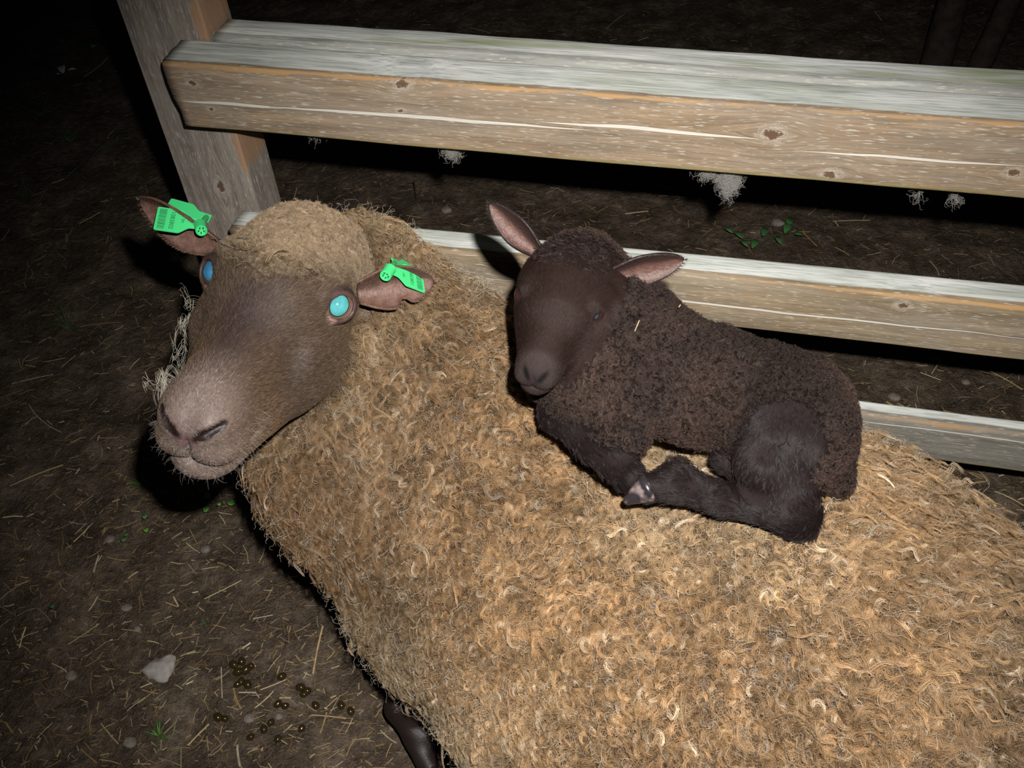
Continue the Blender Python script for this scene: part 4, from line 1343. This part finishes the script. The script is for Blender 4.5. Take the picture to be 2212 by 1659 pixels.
M_R3 = wood('weathered_low_rail', 0, 0.207, 0.132, 1.0, [(0.15, 0.17, 0.008)], [(0.10, 0.6, 0.192, 0.0, 0.0012)], seed=9.4, base=(0.26, 0.24, 0.20), green=0.1)
M_RB = wood('weathered_back_rail', 0, 0.68, 0.58, 1.07, (), (), seed=2.2, orange=False, base=(0.40, 0.41, 0.38), green=0.8)
kp = [(zx(430, 120)[0] - 0.0, 0.0, 0.0)]
M_PO = wood('weathered_post', 0, 9, -9, 1.0, [(0.44, -0.735, 0.014)], [], patches=[(0.695, -0.690, 0.030, 0.011), (0.505, -0.689, 0.045, 0.006)], top=False, orange=False, seed=7.7, base=(0.30, 0.255, 0.215), vertical=True)

post = plank('fence_post', -0.15, 1.25, 1.062, 1.132, -0.80, -0.686, M_PO, None, seed=3, bev=0.004, nx=120, vertical=True)
tag(post, 'grey wooden fence post behind the cut end of the top rail', 'post')
r1 = plank('fence_rail', -0.722, 1.5, 1.0, 1.061, R1B, R1T, M_R1, None, ends=(-0.08, 0), seed=11, tilt=-0.003)
tag(r1, 'top wooden rail of the fence, weathered grey with an orange edge, knots and pale cracks', 'rail')
rb = plank('fence_rail', -0.684, 1.5, 1.067, 1.120, 0.585, 0.671, M_RB, None, seed=12, tilt=-0.006, wav=0.003)
tag(rb, 'greenish grey second rail behind the top rail, butting the side of the post', 'rail')
r2 = plank('fence_rail', -0.70, 1.5, 1.0, 1.046, 0.334, 0.4175, M_R2, None, seed=13, tilt=0.006)
tag(r2, 'middle wooden rail of the fence, running behind the lamb', 'rail')
r3 = plank('fence_rail', -0.70, 1.5, 1.0, 1.028, 0.132, 0.207, M_R3, None, seed=14)
tag(r3, 'lowest wooden rail, grey and close to the ground behind the ewe', 'rail')


# ------------------------------------------------------------------ loose things
def bar_geo(p0, dr, L, w_, t_, bend=0.0, up=(0, 0, 1), seg=3):
    """flat, slightly bent straw: returns verts, faces"""
    dr = nrm(dr); up = nrm(np.asarray(up, float) - dr * (dr @ np.asarray(up, float))); sd = np.cross(up, dr)
    V = []; Fc = []
    for i in range(seg + 1):
        s_ = i / seg - 0.5
        c = p0 + dr * L * s_ + sd * bend * (s_ * s_ - 0.25) * 4
        for (a, b) in ((-1, -0.4), (0, -1), (1, -0.4), (1, 0.4), (0, 1), (-1, 0.4)):
            V.append(c + sd * a * w_ / 2 + up * b * t_ / 2)
    for i in range(seg):
        for k in range(6):
            a = i * 6 + k; b = i * 6 + (k + 1) % 6
            Fc.append((a, b, b + 6, a + 6))
    Fc.append((5, 4, 3, 2, 1, 0)); n = seg * 6; Fc.append(tuple(n + k for k in range(6)))
    return V, Fc


T = NT('straw_stalk'); v = T.coords('Object')
M_STRAW = T.set(base=T.mix(T.ramp(T.noise(v, 90, 2), [(0.3, 0.0), (0.7, 0.5)]), T.attr('tint'), (0.12, 0.08, 0.04)), rough=0.45, spec=0.4)
rg = np.random.default_rng(77)
STC = np.array([[0.42, 0.31, 0.15], [0.30, 0.20, 0.08], [0.52, 0.43, 0.26], [0.20, 0.13, 0.06], [0.36, 0.33, 0.24], [0.13, 0.08, 0.04]])


def ground_spot(px, py):
    p = at(px, py, z=0.0)
    return p[:2]


def ok_spot(x, y):
    """not under the ewe"""
    P = np.stack([x, y, np.full_like(x, 0.02)], 1)
    return ewe_fn(P) > 0.012


def scatter_px(n, box, rng):
    px = rng.uniform(box[0], box[2], n); py = rng.uniform(box[1], box[3], n)
    d = RC @ np.stack([(px - 1106) / F, (py - 829.5) / F, np.ones(n)])
    t = -CAM[2] / d[2]
    x, y = d[0] * t, d[1] * t
    k = ok_spot(x, y) & (t > 0)
    return x[k], y[k]


# chaff and short straw: nobody could count it
bx, by = scatter_px(15000, (-150, -120, 2360, 1760), rg)
V = []; Fc = []; Cc = []
gzv = ground_h(bx, by)
for i in range(len(bx)):
    small = rg.random() < 0.72
    L = rg.uniform(0.004, 0.013) if small else rg.uniform(0.012, 0.038)
    a = rg.normal(0.25, 0.9); dr = np.array([math.cos(a), math.sin(a), rg.normal(0, 0.12)])
    v, f = bar_geo(np.array([bx[i], by[i], gzv[i] + 0.0012 + 0.0015 * rg.random()]), dr, L, rg.uniform(0.0007, 0.0017), 0.0006, rg.normal(0, 0.06) * L, nrm([rg.normal(0, 0.3), rg.normal(0, 0.3), 1]), 1 if small else 2)
    o = len(V); V.extend(v); Fc.extend([tuple(k + o for k in q_) for q_ in f])
    c = STC[rg.choice(6, p=[0.18, 0.26, 0.10, 0.24, 0.08, 0.14])] * rg.uniform(0.5, 1.1)
    Cc.extend([c] * len(v))
st = mesh_obj('straw_litter', V, Fc, M_STRAW, None, smooth=False, colors=np.array(Cc))
tag(st, 'short bits of straw and chaff strewn over the mud', 'straw', kind='stuff')

# longer stalks one by one (photo pixels of both ends)
stalks = [((20, 1048), (135, 1002), 2.2), ((5, 1115), (48, 1113), 2.4), ((155, 1165), (190, 1130), 2.0), ((203, 1238), (214, 1202), 2.6), ((232, 1204), (273, 1212), 1.8),
          ((276, 1248), (297, 1233), 2.4), ((372, 1284), (383, 1305), 2.2), ((355, 1296), (382, 1306), 1.8), ((545, 1333), (588, 1325), 1.8), ((460, 1350), (490, 1358), 1.6),
          ((676, 1455), (697, 1352), 2.6), ((522, 1398), (540, 1386), 2.6), ((385, 1410), (418, 1398), 1.8), ((478, 1441), (480, 1508), 1.6), ((503, 1485), (520, 1530), 2.2),
          ((603, 1506), (628, 1506), 2.4), ((550, 1528), (590, 1492), 1.6), ((404, 1608), (450, 1562), 2.4), ((512, 1608), (518, 1655), 3.2), ((690, 1580), (704, 1535), 2.2),
          ((30, 1262), (60, 1252), 1.8), ((38, 1395), (52, 1350), 2.0), ((212, 1555), (250, 1600), 1.8), ((270, 1530), (310, 1500), 1.4), ((5, 1553), (22, 1577), 3.0),
          ((145, 1390), (213, 1345), 1.4), ((325, 1470), (300, 1480), 1.8), ((670, 1540), (745, 1548), 1.6), ((820, 1572), (855, 1600), 1.8), ((845, 1600), (832, 1630), 1.4),
          ((110, 1555), (75, 1590), 1.4), ((440, 1290), (520, 1250), 1.4), ((620, 1242), (640, 1240), 1.6), ((20, 820), (110, 800), 1.6), ((60, 500), (105, 483), 1.2),
          ((180, 160), (232, 118), 1.4), ((110, 390), (135, 380), 1.4), ((170, 480), (215, 455), 1.4), ((60, 870), (130, 930), 1.4), ((170, 700), (260, 690), 1.2),
          ((640, 400), (628, 440), 1.4), ((1350, 458), (1400, 452), 1.8), ((1288, 512), (1250, 490), 1.6), ((1800, 472), (1880, 470), 1.8), ((1735, 500), (1765, 530), 2.2),
          ((1805, 533), (1835, 550), 1.6), ((2010, 560), (2030, 590), 1.2), ((1917, 862), (1950, 880), 3.6), ((1940, 864), (1970, 880), 2.2), ((2040, 880), (2075, 888), 2.6),
          ((2140, 800), (2210, 840), 2.6), ((1990, 798), (2035, 815), 1.8), ((2015, 800), (2035, 770), 1.6), ((1420, 395), (1460, 410), 1.4), ((1180, 420), (1210, 405), 1.4),
          ((1640, 230), (1700, 250), 1.2), ((1890, 20), (1905, 40), 1.2), ((1310, 62), (1350, 30), 1.0), ((1015, 60), (1060, 72), 1.0), ((1530, 75), (1545, 100), 1.0),
          ((2060, 1180), (2120, 1150), 1.6), ((2150, 1060), (2212, 1090), 2.2), ((2090, 1045), (2130, 1040), 1.6)]
for i, ((x0, y0), (x1, y1), wpx) in enumerate(stalks):
    a = at(x0, y0, z=0.0); b = at(x1, y1, z=0.0)
    mid = (a + b) / 2; L = np.linalg.norm(b - a)
    dep = (mid - CAM) @ RC[:, 2]
    wd = wpx * dep / F * 1.4
    h = ground_h(np.array([a[0], mid[0], b[0]]), np.array([a[1], mid[1], b[1]]))
    mid[2] = h.max() + 0.0028
    v, f = bar_geo(np.zeros(3), b - a, L, wd, wd * 0.6, rg.normal(0, 0.03) * L, (0.1, 0.1, 1), 4)
    me = mesh_obj('straw', np.array(v), f, M_STRAW, None, smooth=False, colors=np.tile(STC[[0, 2, 0, 4, 1][i % 5]] * 1.15, (len(v), 1)))
    me.location = Vector(mid)
    tag(me, 'single long pale straw stalk lying on the mud', 'straw', group='long straws on the mud')

# bits caught in the coats
def on_coat(fn, px, py, d0, d1):
    lo, hi = d0, d1
    for _ in range(40):
        mid = (lo + hi) / 2
        if fn(at(px, py, d=mid)[None])[0] > 0: lo = mid
        else: hi = mid
    return lo
for (x0, y0, x1, y1, who, lab) in ((1371, 716, 1381, 692, 'l', 'short pale straw caught in the wool on the shoulder of the lamb'),
                              (1466, 664, 1470, 658, 'l', 'tiny straw fleck on the back of the lamb'),
                              (1778, 1112, 1788, 1088, 'e', 'short straw in the fleece just beside the lamb hock'),
                              (1640, 1197, 1652, 1206, 'e', 'short straw in the fleece below the lamb'),
                              (1705, 1350, 1718, 1351, 'e', 'orange straw fleck in the middle of the ewe flank'),
                              (2050, 1365, 2054, 1392, 'e', 'straw standing in the long wool of the rump'),
                              (965, 1425, 980, 1431, 'e', 'straw in the fleece low on the brisket of the ewe'),
                              (1885, 980, 1900, 990, 'e', 'straw in the fleece behind the rump of the lamb')):
    fn = (lambda p: lamb_fn(p, False)) if who == 'l' else ewe_fn
    off = 0.008 if who == 'l' else 0.024
    dd = on_coat(fn, x0, y0, 0.6, 0.875 if who == 'l' else 1.5)
    a = at(x0, y0, d=dd - off); b = at(x1, y1, d=dd - off)
    L = np.linalg.norm(b - a)
    v, f = bar_geo(np.zeros(3), b - a, L, 0.0009, 0.0006, 0.0, CAM - a, 2)
    o = mesh_obj('straw', np.array(v), f, M_STRAW, None, smooth=False, colors=np.tile([[0.34, 0.26, 0.15]], (len(v), 1)))
    o.location = Vector((a + b) / 2)
    tag(o, lab, 'straw')

# stones ----------------------------------------------------------------------
def rock(name, c, r, seed, mat, squash=0.5, rough_=0.25):
    fn = lambda p: (np.sqrt((p[:, 0] / 1.0) ** 2 + (p[:, 1] / 0.8) ** 2 + (p[:, 2] / squash) ** 2) - r) * squash + r * rough_ * fbm(p + seed, 0.9 / r, 3, seed)
    h = r / 9
    V, Fq = surface(fn, line(-r * 1.5, r * 1.5, h), line(-r * 1.4, r * 1.4, h), line(-r, r, h), block=4)
    o = mesh_obj(name, V, Fq, mat)
    o.location = Vector(c)
    return o


M_STONE = skin_mat('pale_grey_stone', (0.26, 0.24, 0.215), (0.36, 0.335, 0.31), 0.8, 60)
M_PEB = skin_mat('dirty_pebble', (0.11, 0.09, 0.07), (0.20, 0.17, 0.145), 0.75, 80)
p = at(345, 1430, z=0.0)
o = rock('stone', (p[0], p[1], ground_h(p[:1], p[1:2])[0] + 0.004), 0.0215, 3, M_STONE, 0.35, 0.45)
tag(o, 'pale grey flat stone with a chipped edge on the mud left of the ewe', 'stone')
for i, (px, py, r, lab) in enumerate(((236, 1163, 12, 'small round brown pebble on the mud at the far left'), (272, 1595, 15, 'brown pebble beside the grass tuft'), (149, 1456, 14, 'dark pebble left of the pale stone'),
                                 (535, 1548, 13, 'pebble below the droppings'), (600, 1545, 10, 'light pebble right of the other pebble below the droppings'), (440, 1180, 12, 'grey pebble on bare mud under the muzzle'),
                                 (930, 1618, 22, 'grey wet stone beside the black hoof'), (270, 1310, 13, 'bluish grey pebble above the pale stone'), (293, 1352, 9, 'small blue grey pebble above the pale stone'), (848, 1566, 11, 'pale blue pebble left of the hoof'),
                                 (1680, 478, 14, 'bluish pebble behind the fence above the green sprig'), (965, 458, 12, 'grey pebble behind the fence right of the ewe nape'), (1935, 850, 14, 'blue grey pebble beyond the lowest rail'), (2090, 820, 10, 'grey pebble under the middle rail shadow'))):
    p = at(px, py, z=0.0); dep = (p - CAM) @ RC[:, 2]; rr = r * dep / F
    o = rock('pebble', (p[0], p[1], ground_h(p[:1], p[1:2])[0] + rr * 0.25), rr, 10 + i, M_PEB, 0.6, 0.2)
    tag(o, lab, 'pebble')

# droppings -------------------------------------------------------------------
M_DUNG = NT('wet_sheep_droppings').set(base=(0.030, 0.020, 0.006), rough=0.18, spec=0.6)
dr_proto = None
for i, (px, py, sc_) in enumerate(((505, 1435, 1.0), (522, 1428, 0.9), (530, 1445, 1.1), (513, 1450, 1.0), (540, 1436, 0.8), (520, 1470, 0.9), (535, 1478, 1.0), (512, 1476, 0.8), (609, 1462, 0.95), (648, 1482, 1.0), (662, 1490, 0.9), (655, 1498, 0.8),
                              (600, 1520, 0.9), (615, 1522, 0.8), (680, 1520, 0.9), (735, 1518, 0.9), (755, 1530, 0.9), (470, 1548, 1.0), (485, 1552, 0.8), (570, 1575, 0.9), (585, 1560, 0.8), (650, 1570, 0.8), (600, 1595, 0.8), (540, 1590, 0.8))):
    p = at(px, py, z=0.0)
    if dr_proto is None:
        dr_proto = rock('dropping', (0, 0, 0), 0.0052, 5, M_DUNG, 0.85, 0.12); o = dr_proto
    else:
        o = dr_proto.copy(); col.objects.link(o)
    o.location = (p[0], p[1], ground_h(p[:1], p[1:2])[0] + 0.0035); o.scale = (sc_ * 1.35, sc_ * 1.35, sc_ * 1.35); o.rotation_euler = (0, 0, rg.uniform(0, 6))
    tag(o, 'small dark wet dropping on the mud below the brisket of the ewe', 'dropping', group='sheep droppings on the mud')

# green plants ----------------------------------------------------------------
M_LEAF = skin_mat('fresh_green_leaf', (0.060, 0.20, 0.030), (0.12, 0.30, 0.05), 0.45, 60)
M_LEAFD = skin_mat('dull_green_leaf', (0.035, 0.11, 0.030), (0.06, 0.16, 0.05), 0.5, 60)


def blade(base, tip, w_, lift, mat, name, parent, n=7):
    """folded grass blade from base to tip, arching up"""
    base = np.asarray(base, float); tip = np.asarray(tip, float)
    d = nrm(tip - base); up = np.array([0, 0, 1.0]); sd = nrm(np.cross(d, up))
    V = []; Fc = []
    for i in range(n + 1):
        t = i / n; c = base * (1 - t) + tip * t + up * lift * 4 * t * (1 - t)
        ww = w_ * (1 - t ** 2) * (0.6 + 0.4 * math.sin(min(1, t * 3) * math.pi / 2)) + 1e-5
        V += [c - sd * ww / 2, c - up * ww * 0.2, c + sd * ww / 2, c + up * 0.0002]
    for i in range(n):
        for k in range(4):
            a = i * 4 + k; b = i * 4 + (k + 1) % 4; Fc.append((a, b, b + 4, a + 4))
    return mesh_obj(name, V, Fc, mat, parent)


def leaf(c, d, L, w_, mat, name, parent):
    """oval leaf with a fold along the midrib and real thickness"""
    d = nrm(d); up = nrm(np.array([0.1, -0.25, 1.0])); sd = nrm(np.cross(d, up)); up = np.cross(sd, d)
    n = 8; V = []; Fc = []
    for i in range(n + 1):
        t = i / n; ww = w_ * math.sin(math.pi * min(1, 0.04 + 0.93 * t)) ** 0.7
        cc = c + d * L * t + up * 0.12 * L * math.sin(math.pi * t)
        V += [cc - sd * ww / 2 + up * ww * 0.15, cc, cc + sd * ww / 2 + up * ww * 0.15, cc + sd * ww / 2 + up * (ww * 0.15 - 0.0003), cc - up * 0.0003, cc - sd * ww / 2 + up * (ww * 0.15 - 0.0003)]
    for i in range(n):
        for k in range(6):
            a = i * 6 + k; b = i * 6 + (k + 1) % 6; Fc.append((a, b, b + 6, a + 6))
    return mesh_obj(name, V, Fc, mat, parent)


def gz1(p): return ground_h(np.array([p[0]]), np.array([p[1]]))[0]


def tuft(px, py, size_px, n, lab, mat, seed, w_=0.0022):
    r_ = np.random.default_rng(seed)
    p = at(px, py, z=0.0); p[2] = gz1(p); dep = (p - CAM) @ RC[:, 2]; S_ = size_px * dep / F
    e = empty('grass_tuft', p)
    for i in range(n):
        a = r_.uniform(0, 6.28); L = S_ * r_.uniform(0.5, 1.0)
        b0 = p + np.array([math.cos(a), math.sin(a), 0]) * 0.002
        blade(b0, p + np.array([math.cos(a) * L, math.sin(a) * L, L * r_.uniform(0.1, 0.6)]), w_, L * 0.15, mat, 'blade', e)
    tag(e, lab, 'grass')


tuft(338, 1582, 42, 11, 'bright green grass tuft on the mud at the lower left', M_LEAF, 1)
tuft(300, 1040, 34, 8, 'small grass tuft left of the chin of the ewe', M_LEAF, 2)
tuft(445, 1345, 30, 5, 'thin grass sprout on the mud between stone and ewe', M_LEAFD, 3, 0.0016)
tuft(145, 700, 60, 9, 'dim grass tuft on the dark mud at the left edge', M_LEAFD, 4)
tuft(245, 300, 45, 8, 'dim grass tuft in front of the post shadow', M_LEAFD, 5)
tuft(60, 420, 70, 10, 'faint grass clump far left in the dark', M_LEAFD, 6)
tuft(90, 250, 80, 12, 'faint grass clump in the dark upper left corner', M_LEAFD, 7)
tuft(150, 300, 60, 10, 'faint grass clump between the corner clump and the post', M_LEAFD, 8)
tuft(675, 390, 34, 6, 'faint grass sprout right of the fence post', M_LEAFD, 9)
tuft(700, 1210, 26, 5, 'small grass sprout under the throat wool', M_LEAFD, 10)
e = empty('green_stem', at(185, 365, z=0.0))
pts_ = [at(58, 458, z=0.004), at(130, 395, z=0.02), at(200, 335, z=0.03), at(262, 280, z=0.03), at(297, 270, z=0.02)]
for a, b in zip(pts_[:-1], pts_[1:]): blade(a, b + (b - a) * 0.1, 0.0045, 0.002, M_LEAF if a[0] > -0.9 else M_LEAFD, 'blade', e)
tag(e, 'long bent green stem lying on the dark mud left of the post', 'grass stem')


def clover(px, py, leaves, lab, mat):
    p = at(px, py, z=0.0); p[2] = gz1(p)
    e = empty('clover_sprig', p)
    for (lx, ly, s_) in leaves:
        c = at(lx, ly, z=0.014); dep = (c - CAM) @ RC[:, 2]; L = s_ * dep / F
        blade(p, c, 0.0012, 0.003, M_LEAFD, 'stalk', e)
        d = nrm(c - p + np.array([1e-4, 0, 0])); d[2] = 0.05
        leaf(c, d, L, L * 0.85, mat, 'leaf', e)
    tag(e, lab, 'clover')


clover(462, 1092, ((452, 1075, 16), (449, 1095, 16), (492, 1086, 17), (470, 1088, 9)), 'small clover with round leaves under the throat wool of the ewe', M_LEAF)
clover(322, 1120, ((315, 1112, 14), (316, 1140, 13)), 'two leaved clover on the mud left of the chin', M_LEAF)
clover(285, 1152, ((275, 1150, 12), (270, 1160, 14)), 'dull clover below the two leaved clover', M_LEAFD)
clover(112, 1308, ((110, 1306, 12),), 'single dull leaf on the mud at the left', M_LEAFD)
clover(215, 98, ((206, 96, 18),), 'round green leaf in the dark beside the post shadow', M_LEAF)
e = empty('leafy_sprig', at(1645, 510, z=0.0))
stm = [at(1572, 494, z=0.02), at(1610, 518, z=0.02), at(1650, 520, z=0.02), at(1690, 505, z=0.025), at(1722, 503, z=0.02)]
for a, b in zip(stm[:-1], stm[1:]): blade(a, b + (b - a) * 0.15, 0.002, 0.001, M_LEAFD, 'stem', e)
for (lx, ly, dx, dy) in ((1605, 515, -14, -10), (1600, 520, 12, 10), (1635, 518, -8, 14), (1648, 510, 4, -14), (1675, 512, 10, 12), (1695, 503, 8, -16), (1700, 490, 6, -14), (1715, 505, 14, 2), (1583, 503, -14, -8)):
    c = at(lx, ly, z=0.024); d = at(lx + dx, ly + dy, z=0.024) - c; leaf(c, d, np.linalg.norm(d) * 1.3, np.linalg.norm(d) * 0.6, M_LEAFD, 'leaf', e)
tag(e, 'dark green leafy sprig on the ground behind the fence', 'sprig')
e = empty('white_petals', at(140, 152, z=0.0))
M_PET = flat('white_petal', (0.55, 0.56, 0.62), 0.6)
for (lx, ly, dx, dy) in ((137, 158, -4, -16), (146, 152, 18, -3), (130, 160, -9, 0)):
    c = at(lx, ly, z=0.02); d = at(lx + dx, ly + dy, z=0.02) - c; leaf(c, d, np.linalg.norm(d), np.linalg.norm(d) * 0.45, M_PET, 'petal', e)
tag(e, 'fallen white petals in the dark upper left', 'petals')

# saplings at the far right ---------------------------------------------------
M_BARK = skin_mat('dark_bark', (0.022, 0.015, 0.011), (0.055, 0.036, 0.026), 0.85, 40)
def stem_mesh(pts, rad, mat, name, parent, K=12, seed=0):
    pts = np.array(pts, float)
    # resample
    tt = np.linspace(0, len(pts) - 1, 24); i0 = np.clip(np.floor(tt).astype(int), 0, len(pts) - 2); fr = (tt - i0)[:, None]
    C_ = pts[i0] * (1 - fr) + pts[i0 + 1] * fr; R_ = np.interp(tt, range(len(rad)), rad)
    V = []; Fc = []
    for i in range(len(C_)):
        d = nrm(C_[min(i + 1, len(C_) - 1)] - C_[max(i - 1, 0)]); a = nrm(np.cross(d, [0.3, 1, 0.1])); b = np.cross(d, a)
        for k in range(K):
            t = 2 * math.pi * k / K
            rr = R_[i] * (1 + 0.10 * noise3(np.array([[math.cos(t), math.sin(t), i * 0.2 + seed]]), 2.0, seed)[0])
            V.append(C_[i] + (a * math.cos(t) + b * math.sin(t)) * rr)
    for i in range(len(C_) - 1):
        for k in range(K):
            p_ = i * K + k; q_ = i * K + (k + 1) % K; Fc.append((p_, q_, q_ + K, p_ + K))
    Fc.append(tuple(range(K - 1, -1, -1))); Fc.append(tuple((len(C_) - 1) * K + k for k in range(K)))
    return mesh_obj(name, V, Fc, mat, parent)


b0 = at(2014, 165, z=0.0)
tr = stem_mesh([b0 - [0, 0, 0.05], b0 + [0.005, 0, 0.5], b0 + [0.02, 0.02, 1.3]], [0.036, 0.030, 0.024], M_BARK, 'sapling_trunk', None, seed=2)
tag(tr, 'dark upright sapling trunk behind the fence at the upper right', 'tree trunk')
b0 = at(2092, 175, z=0.0)
tr = stem_mesh([b0 - [0, 0, 0.05], b0 + [0.05, 0.02, 0.25], b0 + [0.20, 0.06, 0.8], b0 + [0.30, 0.08, 1.3]], [0.026, 0.024, 0.018, 0.014], M_BARK, 'sapling_trunk', None, seed=5)
tag(tr, 'thinner black sapling leaning right beside the upright one', 'tree trunk')
b0 = at(902, 442, z=0.0)
tr = stem_mesh([b0 - [0, 0, 0.01], b0 + [0, 0, 0.06]], [0.0022, 0.0016], M_BARK, 'twig', None, K=8)
tag(tr, 'thin dark twig standing in the mud behind the fence', 'twig')

# wool snagged on the top rail ------------------------------------------------
M_TUFTW = hair_mat('snagged_wool', 1.1, 0.9, 0.6, 0.2)
for (px, py, w_, h_, n, lab) in ((975, 318, 14, 24, 230, 'small white wool tuft hanging under the top rail above the nape of the ewe'),
                            (1578, 372, 20, 56, 900, 'largest pale wool tuft hanging from the top rail above the lamb'),
                            (1530, 366, 22, 16, 140, 'thin wisp of wool just left of the largest tuft under the top rail'),
                            (680, 288, 8, 12, 40, 'tiny wool wisp under the top rail beside the post'),
                            (2061, 424, 6, 12, 45, 'tiny wool tuft under the right end of the top rail'),
                            (1986, 416, 8, 14, 24, 'faint wool wisp left of the tiny tuft at the right end of the rail')):
    c0 = at(px, py, y=1.03); sc_ = ((c0 - CAM) @ RC[:, 2]) / F
    c0[2] = min(c0[2], R1B - 0.002)
    u_ = rg.normal(0, 0.45, (n, 3)) * np.array([w_, w_ * 0.6, h_ * 0.55]) * sc_
    u_[:, 2] = -np.abs(u_[:, 2]) * 1.7 + 0.002
    taper = 1 + u_[:, 2:3] / (h_ * sc_ * 2.6)
    u_[:, :2] *= np.clip(taper, 0.35, 1)
    P0 = c0 + u_
    N0 = nrm(rg.normal(0, 1, (n, 3)) + np.array([0, -0.3, -0.4])); T0 = tangent(N0, np.array([[0, 0, -1.0]]) + rg.normal(0, 0.8, (n, 3)))
    G, R = curls(P0, N0, T0, rg, 1, 10, 0.010, 0.0040, 0.8, 0, 0, 0.00011, 0.5, 0.8, 0.0007)
    o = hair_obj('wool_tuft', G, R, np.tile([[0.34, 0.325, 0.30]], (n, 1)), M_TUFTW, None)
    tag(o, lab, 'wool tuft')
